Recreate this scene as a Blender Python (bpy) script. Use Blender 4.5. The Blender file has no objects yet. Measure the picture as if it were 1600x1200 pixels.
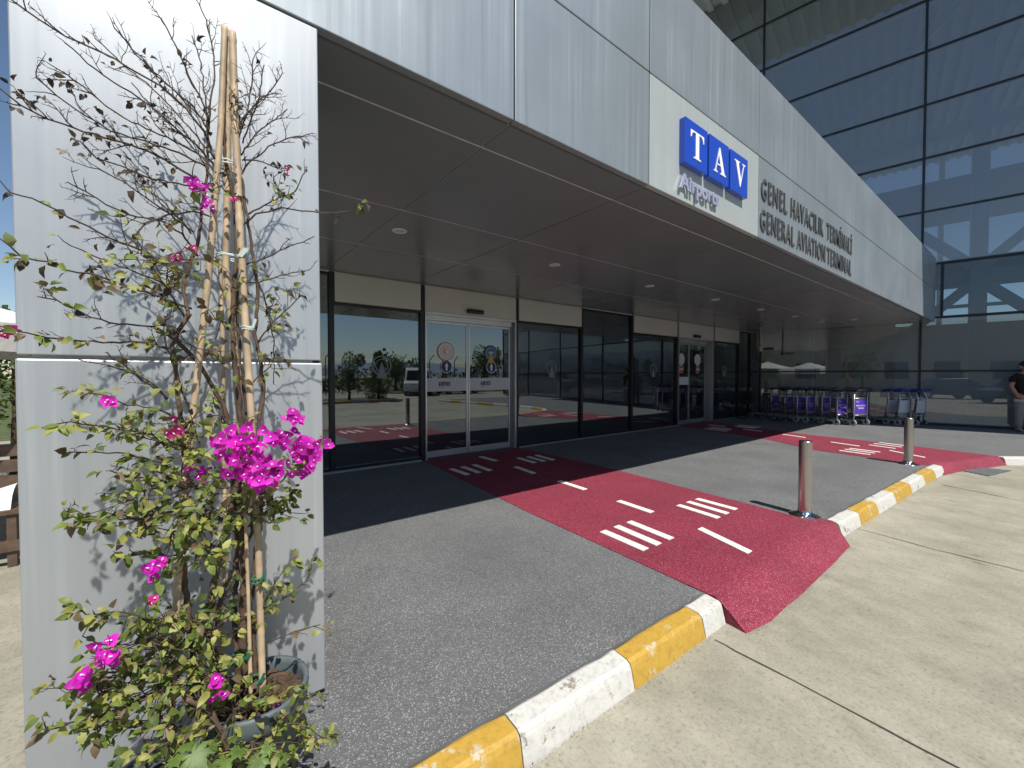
import bpy, bmesh, math, random
from mathutils import Vector, Matrix
R_ = math.radians
random.seed(7)
sc = bpy.context.scene
COL = sc.collection

# ------------------------------------------------------------------ camera
CAM = Vector((0, 0, 1.45)); FPX = 646.0
yaw = R_(52.266); pit = R_(1.242)
Fh = Vector((math.cos(yaw), math.sin(yaw), 0))
RT = Vector((math.sin(yaw), -math.cos(yaw), 0))
FW = Fh * math.cos(pit) - Vector((0, 0, math.sin(pit)))
UP = RT.cross(FW)
cam_data = bpy.data.cameras.new('camera'); cam = bpy.data.objects.new('camera', cam_data); COL.objects.link(cam)
cam_data.sensor_width = 36; cam_data.lens = FPX / 1600 * 36; cam_data.clip_start = .02; cam_data.clip_end = 3000
m = Matrix((RT, UP, -FW)).transposed().to_4x4(); m.translation = CAM; cam.matrix_world = m
sc.camera = cam

# ------------------------------------------------------------------ world, sun, exposure
to_sun = Vector((-.077, -.494, .75)).normalized()
SEL = math.asin(to_sun.z); SAZ = math.atan2(to_sun.x, to_sun.y)
w = bpy.data.worlds.new("World"); sc.world = w; w.use_nodes = True
nt = w.node_tree; bg = nt.nodes['Background']
sky = nt.nodes.new('ShaderNodeTexSky'); sky.sky_type = 'NISHITA'; sky.sun_disc = False
sky.sun_elevation = SEL; sky.sun_rotation = SAZ; sky.air_density = 1.0; sky.dust_density = .3; sky.ozone_density = 2.5
nt.links.new(sky.outputs[0], bg.inputs[0]); bg.inputs[1].default_value = .082
sl = bpy.data.lights.new('sun', 'SUN'); sl.energy = 4.4; sl.angle = R_(.53); sl.color = (1, .95, .87)
so = bpy.data.objects.new('sun', sl); COL.objects.link(so)
so.rotation_euler = to_sun.to_track_quat('Z', 'Y').to_euler(); so.location = (0, -10, 20)
sc.view_settings.view_transform = 'Standard'; sc.view_settings.look = 'None'
sc.view_settings.exposure = 0.36; sc.view_settings.gamma = 1
sc.cycles.max_bounces = 10; sc.cycles.transparent_max_bounces = 24

# ------------------------------------------------------------------ helpers
def ray(x, y): return FW + RT * ((x - 800) / FPX) - UP * ((y - 600) / FPX)
def onz(x, y, z=0.0):
    d = ray(x, y); return CAM + d * ((z - CAM.z) / d.z)
def ony(x, y, Y):
    d = ray(x, y); return CAM + d * (Y / d.y)
def onpl(x, y, P, n):
    d = ray(x, y); return CAM + d * ((P - CAM).dot(n) / d.dot(n))

def wloc(o):
    v = Vector((0, 0, 0))
    while o is not None: v = v + o.location; o = o.parent
    return v

def tag(o, label=None, cat=None, group=None, kind=None):
    if label: o['label'] = label
    if cat: o['category'] = cat
    if group: o['group'] = group
    if kind: o['kind'] = kind
    return o
def empty(name, loc=(0, 0, 0), label=None, cat=None, group=None, kind=None):
    o = bpy.data.objects.new(name, None); COL.objects.link(o); o.location = loc; o.empty_display_size = .1
    return tag(o, label, cat, group, kind)
def children(o): return [c for c in bpy.data.objects if c.parent == o]
def copy_tree(o, parent=None, keep=True):
    c = o.copy(); COL.objects.link(c); c.parent = parent
    if parent is not None: c.matrix_parent_inverse = o.matrix_parent_inverse.copy()
    for ch in children(o): copy_tree(ch, c)
    return c

class MB:
    def __init__(s): s.v = []; s.f = []; s.m = []; s.smooth = []
    def add(s, vs, fs, mi=0, sm=False):
        b = len(s.v); s.v += [Vector(v) for v in vs]
        for f in fs: s.f.append([b + i for i in f]); s.m.append(mi); s.smooth.append(sm)
        return s
    def box(s, a, b, mi=0):
        x0, y0, z0 = [min(a[i], b[i]) for i in range(3)]; x1, y1, z1 = [max(a[i], b[i]) for i in range(3)]
        return s.add([(x0,y0,z0),(x1,y0,z0),(x1,y1,z0),(x0,y1,z0),(x0,y0,z1),(x1,y0,z1),(x1,y1,z1),(x0,y1,z1)],
              [(0,3,2,1),(4,5,6,7),(0,1,5,4),(1,2,6,5),(2,3,7,6),(3,0,4,7)], mi)
    def fbox(s, O, ax, ay, az, a, b, mi=0):
        vs = []
        x0, y0, z0 = a; x1, y1, z1 = b
        for (x, y, z) in [(x0,y0,z0),(x1,y0,z0),(x1,y1,z0),(x0,y1,z0),(x0,y0,z1),(x1,y0,z1),(x1,y1,z1),(x0,y1,z1)]:
            vs.append(O + ax * x + ay * y + az * z)
        return s.add(vs, [(0,3,2,1),(4,5,6,7),(0,1,5,4),(1,2,6,5),(2,3,7,6),(3,0,4,7)], mi)
    def beam(s, p, q, wd, hd, up=Vector((0, 0, 1)), mi=0):
        p = Vector(p); q = Vector(q); d = (q - p); L = d.length; d.normalize()
        sd = d.cross(up)
        if sd.length < 1e-4: sd = Vector((1, 0, 0))
        sd.normalize(); u = sd.cross(d)
        return s.fbox(p, d, sd, u, (0, -wd/2, -hd/2), (L, wd/2, hd/2), mi)
    def tube(s, pts, rad, n=8, mi=0, caps=True, sm=True):
        pts = [Vector(p) for p in pts]
        if not isinstance(rad, (list, tuple)): rad = [rad] * len(pts)
        b = len(s.v); prev = None
        for i, p in enumerate(pts):
            t = (pts[min(i+1, len(pts)-1)] - pts[max(i-1, 0)])
            if t.length < 1e-9: t = Vector((0, 0, 1))
            t.normalize()
            if prev is None: a = t.orthogonal().normalized()
            else:
                a = prev - t * prev.dot(t)
                a = a.normalized() if a.length > 1e-6 else t.orthogonal().normalized()
            prev = a; c = t.cross(a)
            for k in range(n):
                th = 2 * math.pi * k / n
                s.v.append(p + (a * math.cos(th) + c * math.sin(th)) * rad[i])
        for i in range(len(pts) - 1):
            for k in range(n):
                k2 = (k + 1) % n
                s.f.append([b+i*n+k, b+i*n+k2, b+(i+1)*n+k2, b+(i+1)*n+k]); s.m.append(mi); s.smooth.append(sm)
        if caps:
            s.f.append([b + k for k in range(n)][::-1]); s.m.append(mi); s.smooth.append(False)
            e = b + (len(pts)-1)*n
            s.f.append([e + k for k in range(n)]); s.m.append(mi); s.smooth.append(False)
        return s
    def lathe(s, prof, c=(0,0,0), n=24, mi=0, sm=True, ridge=0.0):
        b = len(s.v); c = Vector(c)
        for (r, z) in prof:
            for k in range(n):
                th = 2*math.pi*k/n; rr = r * (1 + (ridge if k % 2 else 0))
                s.v.append(c + Vector((rr*math.cos(th), rr*math.sin(th), z)))
        for i in range(len(prof)-1):
            for k in range(n):
                k2 = (k+1) % n
                s.f.append([b+i*n+k, b+i*n+k2, b+(i+1)*n+k2, b+(i+1)*n+k]); s.m.append(mi); s.smooth.append(sm)
        return s
    def prism(s, poly, O, ax, ay, az, z0, z1, mi=0):
        n = len(poly)
        vs = [O + ax*p[0] + ay*p[1] + az*z0 for p in poly] + [O + ax*p[0] + ay*p[1] + az*z1 for p in poly]
        fs = [list(range(n))[::-1], [n+i for i in range(n)]] + [[i, (i+1) % n, n+(i+1) % n, n+i] for i in range(n)]
        return s.add(vs, fs, mi)
    def disc(s, c, nrm, r, r0=0, n=32, mi=0):
        c = Vector(c); nrm = Vector(nrm).normalized(); a = nrm.orthogonal().normalized(); b2 = nrm.cross(a)
        vs = [c + (a*math.cos(2*math.pi*k/n) + b2*math.sin(2*math.pi*k/n))*r for k in range(n)]
        if r0 <= 0: return s.add(vs, [list(range(n))], mi)
        vs += [c + (a*math.cos(2*math.pi*k/n) + b2*math.sin(2*math.pi*k/n))*r0 for k in range(n)]
        return s.add(vs, [[k, (k+1) % n, n+(k+1) % n, n+k] for k in range(n)], mi)
    def sphere(s, c, r, nu=12, nv=8, mi=0, sc=(1,1,1)):
        prof = []
        b = len(s.v); c = Vector(c)
        for i in range(nv+1):
            ph = math.pi*i/nv - math.pi/2
            for k in range(nu):
                th = 2*math.pi*k/nu
                s.v.append(c + Vector((math.cos(ph)*math.cos(th)*r*sc[0], math.cos(ph)*math.sin(th)*r*sc[1], math.sin(ph)*r*sc[2])))
        for i in range(nv):
            for k in range(nu):
                k2=(k+1)%nu; s.f.append([b+i*nu+k,b+i*nu+k2,b+(i+1)*nu+k2,b+(i+1)*nu+k]); s.m.append(mi); s.smooth.append(True)
        return s
    def build(s, name, mats, parent=None, bevel=0, fixn=True):
        me = bpy.data.meshes.new(name); off = wloc(parent) if parent else Vector((0, 0, 0))
        me.from_pydata([tuple(v - off) for v in s.v], [], s.f)
        if not isinstance(mats, (list, tuple)): mats = [mats]
        for mm in mats: me.materials.append(mm)
        for i, p in enumerate(me.polygons): p.material_index = s.m[i]; p.use_smooth = s.smooth[i]
        if fixn:
            bm = bmesh.new(); bm.from_mesh(me); bmesh.ops.recalc_face_normals(bm, faces=bm.faces); bm.to_mesh(me); bm.free()
        me.update()
        o = bpy.data.objects.new(name, me); COL.objects.link(o)
        if parent: o.parent = parent
        if bevel:
            bv = o.modifiers.new('bevel', 'BEVEL'); bv.width = bevel; bv.segments = 2; bv.limit_method = 'ANGLE'; bv.angle_limit = R_(40)
        return o

# ------------------------------------------------------------------ materials
def mat(name, col, rough=.5, metal=0.0, spec=.5, bump=None, var=None, coat=0, aniso=0):
    """bump=(scale,strength,dist)  var=(scale, amount, detail)"""
    m = bpy.data.materials.new(name); m.use_nodes = True; n = m.node_tree.nodes; l = m.node_tree.links
    p = n['Principled BSDF']; p.inputs['Base Color'].default_value = (*col, 1); p.inputs['Roughness'].default_value = rough
    p.inputs['Metallic'].default_value = metal; p.inputs['Specular IOR Level'].default_value = spec
    if coat: p.inputs['Coat Weight'].default_value = coat; p.inputs['Coat Roughness'].default_value = .1
    tc = n.new('ShaderNodeTexCoord')
    if var:
        ns = n.new('ShaderNodeTexNoise'); ns.inputs['Scale'].default_value = var[0]; ns.inputs['Detail'].default_value = var[2] if len(var) > 2 else 5
        l.new(tc.outputs['Object'], ns.inputs['Vector'])
        mr = n.new('ShaderNodeMapRange'); mr.inputs[1].default_value = .3; mr.inputs[2].default_value = .7
        mr.inputs[3].default_value = 1 - var[1]; mr.inputs[4].default_value = 1 + var[1]
        l.new(ns.outputs['Fac'], mr.inputs[0])
        mx = n.new('ShaderNodeMix'); mx.data_type = 'RGBA'; mx.blend_type = 'MULTIPLY'; mx.inputs[0].default_value = 1
        mx.inputs[6].default_value = (*col, 1); l.new(mr.outputs[0], mx.inputs[7]); l.new(mx.outputs[2], p.inputs['Base Color'])
    if bump:
        nb = n.new('ShaderNodeTexNoise'); nb.inputs['Scale'].default_value = bump[0]; nb.inputs['Detail'].default_value = 4
        l.new(tc.outputs['Object'], nb.inputs['Vector'])
        b = n.new('ShaderNodeBump'); b.inputs['Strength'].default_value = bump[1]; b.inputs['Distance'].default_value = bump[2]
        l.new(nb.outputs['Fac'], b.inputs['Height']); l.new(b.outputs[0], p.inputs['Normal'])
    return m

def nodes(m): return m.node_tree.nodes, m.node_tree.links
def ramp(n, stops):
    r = n.new('ShaderNodeValToRGB'); e = r.color_ramp.elements
    while len(e) > 1: e.remove(e[-1])
    e[0].position = stops[0][0]; e[0].color = (*stops[0][1], 1)
    for p, c in stops[1:]:
        x = e.new(p); x.color = (*c, 1)
    return r

def granules(name, base, light, dark, gloss=.75):
    """resin-bound rubber granule surfacing: speckle of light and dark grains"""
    m = bpy.data.materials.new(name); m.use_nodes = True; n, l = nodes(m); p = n['Principled BSDF']
    tc = n.new('ShaderNodeTexCoord')
    vo = n.new('ShaderNodeTexVoronoi'); vo.inputs['Scale'].default_value = 230; l.new(tc.outputs['Object'], vo.inputs['Vector'])
    sep = n.new('ShaderNodeSeparateColor'); l.new(vo.outputs['Color'], sep.inputs[0])
    r = ramp(n, [(0, dark), (.35, base), (.86, base), (.93, light), (1, light)]); l.new(sep.outputs[0], r.inputs[0])
    ns = n.new('ShaderNodeTexNoise'); ns.inputs['Scale'].default_value = 1.3; ns.inputs['Detail'].default_value = 6; l.new(tc.outputs['Object'], ns.inputs['Vector'])
    mr = n.new('ShaderNodeMapRange'); mr.inputs[1].default_value = .3; mr.inputs[2].default_value = .7; mr.inputs[3].default_value = .86; mr.inputs[4].default_value = 1.12
    l.new(ns.outputs['Fac'], mr.inputs[0])
    mx = n.new('ShaderNodeMix'); mx.data_type = 'RGBA'; mx.blend_type = 'MULTIPLY'; mx.inputs[0].default_value = 1
    l.new(r.outputs[0], mx.inputs[6]); l.new(mr.outputs[0], mx.inputs[7])
    gv = n.new('ShaderNodeTexVoronoi'); gv.inputs['Scale'].default_value = 1.6; l.new(tc.outputs['Object'], gv.inputs['Vector'])
    gr = ramp(n, [(0, (.5, .5, .5)), (.022, (.62, .62, .62)), (.034, (1, 1, 1))]); l.new(gv.outputs['Distance'], gr.inputs[0])
    s2 = n.new('ShaderNodeTexNoise'); s2.inputs['Scale'].default_value = 4.5; s2.inputs['Detail'].default_value = 9; s2.inputs['Roughness'].default_value = .7; s2.inputs['Distortion'].default_value = .8; l.new(tc.outputs['Object'], s2.inputs['Vector'])
    sr = ramp(n, [(.30, (.80, .80, .80)), (.42, (.98, .98, .98)), (.62, (1.02, 1.02, 1.02)), (.74, (1.16, 1.15, 1.13))]); l.new(s2.outputs['Fac'], sr.inputs[0])
    out_ = mx.outputs[2]
    for q_ in (gr, sr):
        x_ = n.new('ShaderNodeMix'); x_.data_type = 'RGBA'; x_.blend_type = 'MULTIPLY'; x_.inputs[0].default_value = 1
        l.new(out_, x_.inputs[6]); l.new(q_.outputs[0], x_.inputs[7]); out_ = x_.outputs[2]
    l.new(out_, p.inputs['Base Color'])
    p.inputs['Roughness'].default_value = gloss
    b = n.new('ShaderNodeBump'); b.inputs['Strength'].default_value = .7; b.inputs['Distance'].default_value = .0025
    l.new(vo.outputs['Distance'], b.inputs['Height']); l.new(b.outputs[0], p.inputs['Normal'])
    return m

def concrete(name):
    m = bpy.data.materials.new(name); m.use_nodes = True; n, l = nodes(m); p = n['Principled BSDF']
    tc = n.new('ShaderNodeTexCoord')
    a = n.new('ShaderNodeTexNoise'); a.inputs['Scale'].default_value = .7; a.inputs['Detail'].default_value = 8; a.inputs['Roughness'].default_value = .65
    b = n.new('ShaderNodeTexNoise'); b.inputs['Scale'].default_value = 55; b.inputs['Detail'].default_value = 5; b.inputs['Roughness'].default_value = .7
    c = n.new('ShaderNodeTexNoise'); c.inputs['Scale'].default_value = 3.1; c.inputs['Detail'].default_value = 7; c.inputs['Roughness'].default_value = .75
    mp = n.new('ShaderNodeMapping'); mp.inputs['Scale'].default_value = (1.5, 1.0, 1); mp.inputs['Rotation'].default_value = (0, 0, R_(-25))
    l.new(tc.outputs['Object'], mp.inputs[0])
    for q in (a, b): l.new(tc.outputs['Object'], q.inputs['Vector'])
    l.new(mp.outputs[0], c.inputs['Vector'])
    ra = ramp(n, [(.3, (.25, .238, .192)), (.52, (.325, .31, .25)), (.72, (.385, .37, .305))]); l.new(a.outputs['Fac'], ra.inputs[0])
    rb = ramp(n, [(.33, (.66, .66, .66)), (.45, (.97, .97, .97)), (.62, (1.05, 1.05, 1.05)), (.75, (1.2, 1.2, 1.18))]); l.new(b.outputs['Fac'], rb.inputs[0])
    rc = ramp(n, [(.27, (.52, .50, .46)), (.38, (.86, .85, .83)), (.55, (1.02, 1.02, 1.0)), (.75, (1.18, 1.17, 1.14))]); l.new(c.outputs['Fac'], rc.inputs[0])
    st = n.new('ShaderNodeTexVoronoi'); st.inputs['Scale'].default_value = 1.9; st.inputs['Randomness'].default_value = 1
    wn = n.new('ShaderNodeMix'); wn.data_type = 'RGBA'; wn.blend_type = 'ADD'; wn.inputs[0].default_value = .18
    l.new(tc.outputs['Object'], wn.inputs[6]); l.new(c.outputs['Color'], wn.inputs[7]); l.new(wn.outputs[2], st.inputs['Vector'])
    rs = ramp(n, [(0, (.40, .39, .37)), (.03, (.62, .6, .58)), (.075, (.93, .93, .92)), (.12, (1, 1, 1))]); l.new(st.outputs['Distance'], rs.inputs[0])
    out = ra.outputs[0]
    for q in (rb, rc, rs):
        x = n.new('ShaderNodeMix'); x.data_type = 'RGBA'; x.blend_type = 'MULTIPLY'; x.inputs[0].default_value = 1
        l.new(out, x.inputs[6]); l.new(q.outputs[0], x.inputs[7]); out = x.outputs[2]
    l.new(out, p.inputs['Base Color']); p.inputs['Roughness'].default_value = .85
    bm_ = n.new('ShaderNodeBump'); bm_.inputs['Strength'].default_value = .45; bm_.inputs['Distance'].default_value = .003
    l.new(b.outputs['Fac'], bm_.inputs['Height']); l.new(bm_.outputs[0], p.inputs['Normal'])
    return m

def cladding(name, col, rough, metal, streak=.5, var=.05):
    """anodised / painted aluminium sheet with fine vertical rain streaks"""
    m = bpy.data.materials.new(name); m.use_nodes = True; n, l = nodes(m); p = n['Principled BSDF']
    tc = n.new('ShaderNodeTexCoord'); mp = n.new('ShaderNodeMapping'); mp.inputs['Scale'].default_value = (26, 26, .55)
    l.new(tc.outputs['Object'], mp.inputs[0])
    a = n.new('ShaderNodeTexNoise'); a.inputs['Scale'].default_value = 1; a.inputs['Detail'].default_value = 6; a.inputs['Roughness'].default_value = .6
    l.new(mp.outputs[0], a.inputs['Vector'])
    b = n.new('ShaderNodeTexNoise'); b.inputs['Scale'].default_value = 1.1; b.inputs['Detail'].default_value = 5; l.new(tc.outputs['Object'], b.inputs['Vector'])
    gate = n.new('ShaderNodeMapRange'); gate.inputs[1].default_value = .42; gate.inputs[2].default_value = .68; l.new(b.outputs['Fac'], gate.inputs[0])
    r = ramp(n, [(.30, (.80, .81, .79)), (.42, (.97, .97, .97)), (.58, (1, 1, 1)), (.68, (1.18, 1.19, 1.16)), (.8, (1.3, 1.31, 1.27))]); l.new(a.outputs['Fac'], r.inputs[0])
    mul = n.new('ShaderNodeMath'); mul.operation = 'MULTIPLY_ADD'; mul.inputs[1].default_value = streak; mul.inputs[2].default_value = streak * .35; l.new(gate.outputs[0], mul.inputs[0])
    x = n.new('ShaderNodeMix'); x.data_type = 'RGBA'; x.blend_type = 'MULTIPLY'; l.new(mul.outputs[0], x.inputs[0]); x.inputs[6].default_value = (*col, 1); l.new(r.outputs[0], x.inputs[7])
    rb = ramp(n, [(.3, (1-var,)*3), (.7, (1+var,)*3)]); l.new(b.outputs['Fac'], rb.inputs[0])
    y = n.new('ShaderNodeMix'); y.data_type = 'RGBA'; y.blend_type = 'MULTIPLY'; y.inputs[0].default_value = 1; l.new(x.outputs[2], y.inputs[6]); l.new(rb.outputs[0], y.inputs[7])
    l.new(y.outputs[2], p.inputs['Base Color']); p.inputs['Metallic'].default_value = metal
    rr = n.new('ShaderNodeMapRange'); rr.inputs[3].default_value = rough - .06; rr.inputs[4].default_value = rough + .1; l.new(a.outputs['Fac'], rr.inputs[0]); l.new(rr.outputs[0], p.inputs['Roughness'])
    f = n.new('ShaderNodeTexNoise'); f.inputs['Scale'].default_value = 420; l.new(tc.outputs['Object'], f.inputs['Vector'])
    bb = n.new('ShaderNodeBump'); bb.inputs['Strength'].default_value = .12; bb.inputs['Distance'].default_value = .001; l.new(f.outputs['Fac'], bb.inputs['Height'])
    g = n.new('ShaderNodeTexNoise'); g.inputs['Scale'].default_value = 1.6; g.inputs['Detail'].default_value = 1; l.new(tc.outputs['Object'], g.inputs['Vector'])
    b2 = n.new('ShaderNodeBump'); b2.inputs['Strength'].default_value = .4; b2.inputs['Distance'].default_value = .025
    l.new(g.outputs['Fac'], b2.inputs['Height']); l.new(bb.outputs[0], b2.inputs['Normal']); l.new(b2.outputs[0], p.inputs['Normal'])
    return m

def glass(name, tint, refl=.1, ior=1.5, gcol=(1, 1, 1), wav=.0, dust_haze=0.0, dcol=(.5, .54, .58)):
    m = bpy.data.materials.new(name); m.use_nodes = True; n, l = nodes(m)
    n.remove(n['Principled BSDF']); out = n['Material Output']
    t = n.new('ShaderNodeBsdfTransparent'); t.inputs[0].default_value = (*tint, 1)
    g = n.new('ShaderNodeBsdfGlossy'); g.inputs['Roughness'].default_value = 0.0; g.inputs[0].default_value = (*gcol, 1)
    fr = n.new('ShaderNodeFresnel'); fr.inputs[0].default_value = ior
    ad = n.new('ShaderNodeMath'); ad.operation = 'MULTIPLY_ADD'; ad.inputs[1].default_value = 1 - refl; ad.inputs[2].default_value = refl; ad.use_clamp = True
    l.new(fr.outputs[0], ad.inputs[0])
    if wav:
        tc = n.new('ShaderNodeTexCoord'); w_ = n.new('ShaderNodeTexNoise'); w_.inputs['Scale'].default_value = .9; w_.inputs['Detail'].default_value = 0
        l.new(tc.outputs['Object'], w_.inputs['Vector']); b = n.new('ShaderNodeBump'); b.inputs['Strength'].default_value = wav; b.inputs['Distance'].default_value = .02
        l.new(w_.outputs['Fac'], b.inputs['Height']); l.new(b.outputs[0], g.inputs['Normal'])
    mx = n.new('ShaderNodeMixShader'); l.new(ad.outputs[0], mx.inputs[0]); l.new(t.outputs[0], mx.inputs[1]); l.new(g.outputs[0], mx.inputs[2]); l.new(mx.outputs[0], out.inputs[0])
    if dust_haze:  # thin dust film, also painted haze lifting the dark panes evenly
        df = n.new('ShaderNodeBsdfDiffuse'); df.inputs[0].default_value = (*dcol, 1); m2 = n.new('ShaderNodeMixShader'); m2.inputs[0].default_value = dust_haze
        l.new(mx.outputs[0], m2.inputs[1]); l.new(df.outputs[0], m2.inputs[2]); l.new(m2.outputs[0], out.inputs[0])
    return m

def leafmat(name, col, trans=.35, rough=.5):
    m = bpy.data.materials.new(name); m.use_nodes = True; n, l = nodes(m); p = n['Principled BSDF']; out = n['Material Output']
    tc = n.new('ShaderNodeTexCoord'); ns = n.new('ShaderNodeTexNoise'); ns.inputs['Scale'].default_value = 14; ns.inputs['Detail'].default_value = 3; l.new(tc.outputs['Object'], ns.inputs['Vector'])
    r = ramp(n, [(.3, tuple(c*.6 for c in col)), (.5, col), (.72, tuple(min(1, c*1.5) for c in col))]); l.new(ns.outputs['Fac'], r.inputs[0])
    l.new(r.outputs[0], p.inputs['Base Color']); p.inputs['Roughness'].default_value = rough
    t = n.new('ShaderNodeBsdfTranslucent'); l.new(r.outputs[0], t.inputs[0])
    mx = n.new('ShaderNodeMixShader'); mx.inputs[0].default_value = trans; l.new(p.outputs[0], mx.inputs[1]); l.new(t.outputs[0], mx.inputs[2]); l.new(mx.outputs[0], out.inputs[0])
    return m

def paint_worn(name, col, under, amt=.5, scale=9):
    m = bpy.data.materials.new(name); m.use_nodes = True; n, l = nodes(m); p = n['Principled BSDF']
    tc = n.new('ShaderNodeTexCoord'); a = n.new('ShaderNodeTexNoise'); a.inputs['Scale'].default_value = scale; a.inputs['Detail'].default_value = 10; a.inputs['Roughness'].default_value = .72
    l.new(tc.outputs['Object'], a.inputs['Vector'])
    r = ramp(n, [(amt - .14, (1, 1, 1)), (amt - .11, (0, 0, 0))]); l.new(a.outputs['Fac'], r.inputs[0])
    b = n.new('ShaderNodeTexNoise'); b.inputs['Scale'].default_value = 30; b.inputs['Detail'].default_value = 6; b.inputs['Roughness'].default_value = .7; l.new(tc.outputs['Object'], b.inputs['Vector'])
    rb = ramp(n, [(.3, tuple(c*.72 for c in col)), (.5, col), (.75, tuple(min(1, c*1.08) for c in col))]); l.new(b.outputs['Fac'], rb.inputs[0])
    x = n.new('ShaderNodeMix'); x.data_type = 'RGBA'; l.new(r.outputs[0], x.inputs[0]); l.new(rb.outputs[0], x.inputs[6]); x.inputs[7].default_value = (*under, 1)
    l.new(x.outputs[2], p.inputs['Base Color']); p.inputs['Roughness'].default_value = .6
    bb = n.new('ShaderNodeBump'); bb.inputs['Strength'].default_value = .6; bb.inputs['Distance'].default_value = .006; l.new(a.outputs['Fac'], bb.inputs['Height'])
    b2 = n.new('ShaderNodeBump'); b2.inputs['Strength'].default_value = .5; b2.inputs['Distance'].default_value = .002; l.new(b.outputs['Fac'], b2.inputs['Height'])
    l.new(bb.outputs[0], b2.inputs['Normal']); l.new(b2.outputs[0], p.inputs['Normal'])
    return m

def fencemat(name, col, sx=9, thr=.08):
    """woven wire mesh: real holes as transparency"""
    m = bpy.data.materials.new(name); m.use_nodes = True; n, l = nodes(m); p = n['Principled BSDF']; out = n['Material Output']
    p.inputs['Base Color'].default_value = (*col, 1); p.inputs['Roughness'].default_value = .5
    tc = n.new('ShaderNodeTexCoord'); vals = []
    for ang in (45, -45):
        mp = n.new('ShaderNodeMapping'); mp.inputs['Rotation'].default_value = (0, R_(ang), 0); l.new(tc.outputs['Object'], mp.inputs[0])
        sp = n.new('ShaderNodeSeparateXYZ'); l.new(mp.outputs[0], sp.inputs[0])
        q = n.new('ShaderNodeMath'); q.operation = 'MULTIPLY'; q.inputs[1].default_value = sx; l.new(sp.outputs[0], q.inputs[0])
        fr = n.new('ShaderNodeMath'); fr.operation = 'FRACT'; l.new(q.outputs[0], fr.inputs[0])
        lt = n.new('ShaderNodeMath'); lt.operation = 'LESS_THAN'; lt.inputs[1].default_value = thr; l.new(fr.outputs[0], lt.inputs[0]); vals.append(lt)
    mxm = n.new('ShaderNodeMath'); mxm.operation = 'MAXIMUM'; l.new(vals[0].outputs[0], mxm.inputs[0]); l.new(vals[1].outputs[0], mxm.inputs[1])
    t = n.new('ShaderNodeBsdfTransparent'); mx = n.new('ShaderNodeMixShader'); l.new(mxm.outputs[0], mx.inputs[0]); l.new(t.outputs[0], mx.inputs[1]); l.new(p.outputs[0], mx.inputs[2]); l.new(mx.outputs[0], out.inputs[0])
    return m

M = {}
M['grey'] = granules('grey_granules', (.132, .136, .14), (.33, .34, .345), (.072, .075, .08))
M['red'] = granules('red_granules', (.225, .017, .043), (.44, .15, .20), (.14, .010, .026))
M['white_mark'] = paint_worn('white_marking', (.80, .79, .74), (.42, .12, .15), .36, 30)
M['concrete'] = concrete('driveway_concrete')
M['joint'] = mat('joint_filler', (.06, .055, .045), .9, var=(20, .4))
M['kerb_w'] = paint_worn('kerb_white', (.56, .555, .52), (.24, .22, .18), .525, 9)
M['kerb_y'] = paint_worn('kerb_yellow', (.47, .29, .045), (.48, .42, .30), .53, 9)
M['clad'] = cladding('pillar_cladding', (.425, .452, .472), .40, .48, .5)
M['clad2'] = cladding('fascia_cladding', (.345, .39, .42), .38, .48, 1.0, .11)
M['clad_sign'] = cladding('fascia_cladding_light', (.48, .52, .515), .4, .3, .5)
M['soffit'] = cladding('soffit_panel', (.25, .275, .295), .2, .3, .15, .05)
M['seam'] = mat('seam_strip', (.60, .58, .54), .4, .1, var=(8, .2))
M['seam_dark'] = mat('seam_gap', (.03, .03, .03), .8)
M['seam_mid'] = mat('seam_mid', (.42, .40, .38), .5, .2)
M['header'] = cladding('header_panel', (.55, .56, .53), .45, .2, .15, .03)
M['frame_dark'] = mat('dark_frame', (.018, .02, .024), .35, .3)
M['alu'] = mat('aluminium', (.55, .56, .57), .32, .8, var=(3, .08))
M['alu_dim'] = mat('aluminium_jamb', (.24, .25, .26), .4, .6)
M['steel'] = mat('brushed_steel', (.50, .47, .46), .26, 1.0, bump=(120, .06, .001))
M['chrome'] = mat('chrome', (.75, .76, .78), .1, 1.0)
M['glass'] = glass('tinted_glass', (.20, .25, .25), .17, 1.58, (.84, .91, .94), .08, .02)
M['glass_door'] = glass('door_glass', (.18, .22, .23), .15, 1.53, (.84, .91, .94), .08, .015)
M['glass_hall'] = glass('hall_glass', (.66, .70, .72), .13, 1.6, (.82, .85, .86), .05, .20, (.46, .49, .52))
M['glass_clear'] = glass('hall_glass_clear', (.62, .68, .72), .04, 1.35)
M['hall_steel'] = mat('hall_steel', (.62, .64, .66), .5)
M['hall_white'] = mat('hall_corrugated', (.45, .47, .48), .5)
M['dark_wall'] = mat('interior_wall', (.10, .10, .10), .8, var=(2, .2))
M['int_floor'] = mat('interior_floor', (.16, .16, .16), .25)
M['plinth'] = mat('granite_plinth', (.05, .055, .06), .5, var=(60, .4))
M['border'] = mat('border_strip', (.16, .17, .18), .7, var=(60, .3))
M['blue'] = mat('sign_blue', (.018, .075, .50), .28, coat=.4)
M['white'] = mat('white_acrylic', (.88, .88, .88), .35)
M['white_plastic'] = mat('white_paint', (.75, .75, .74), .5)
M['letter'] = mat('grey_letter', (.10, .105, .105), .5, .3)
M['frost'] = mat('frosted_band', (.52, .54, .58), .6)
M['frost2'] = mat('frosted_etch', (.20, .23, .24), .7)
M['navy'] = mat('navy_sticker', (.012, .018, .11), .5)
M['black'] = mat('black_plastic', (.012, .012, .014), .45)
M['gold'] = mat('gold_sticker', (.45, .33, .06), .5)
M['seal_red'] = mat('seal_red', (.38, .10, .09), .6)
M['seal_blue'] = mat('seal_blue', (.04, .14, .30), .6)
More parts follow.
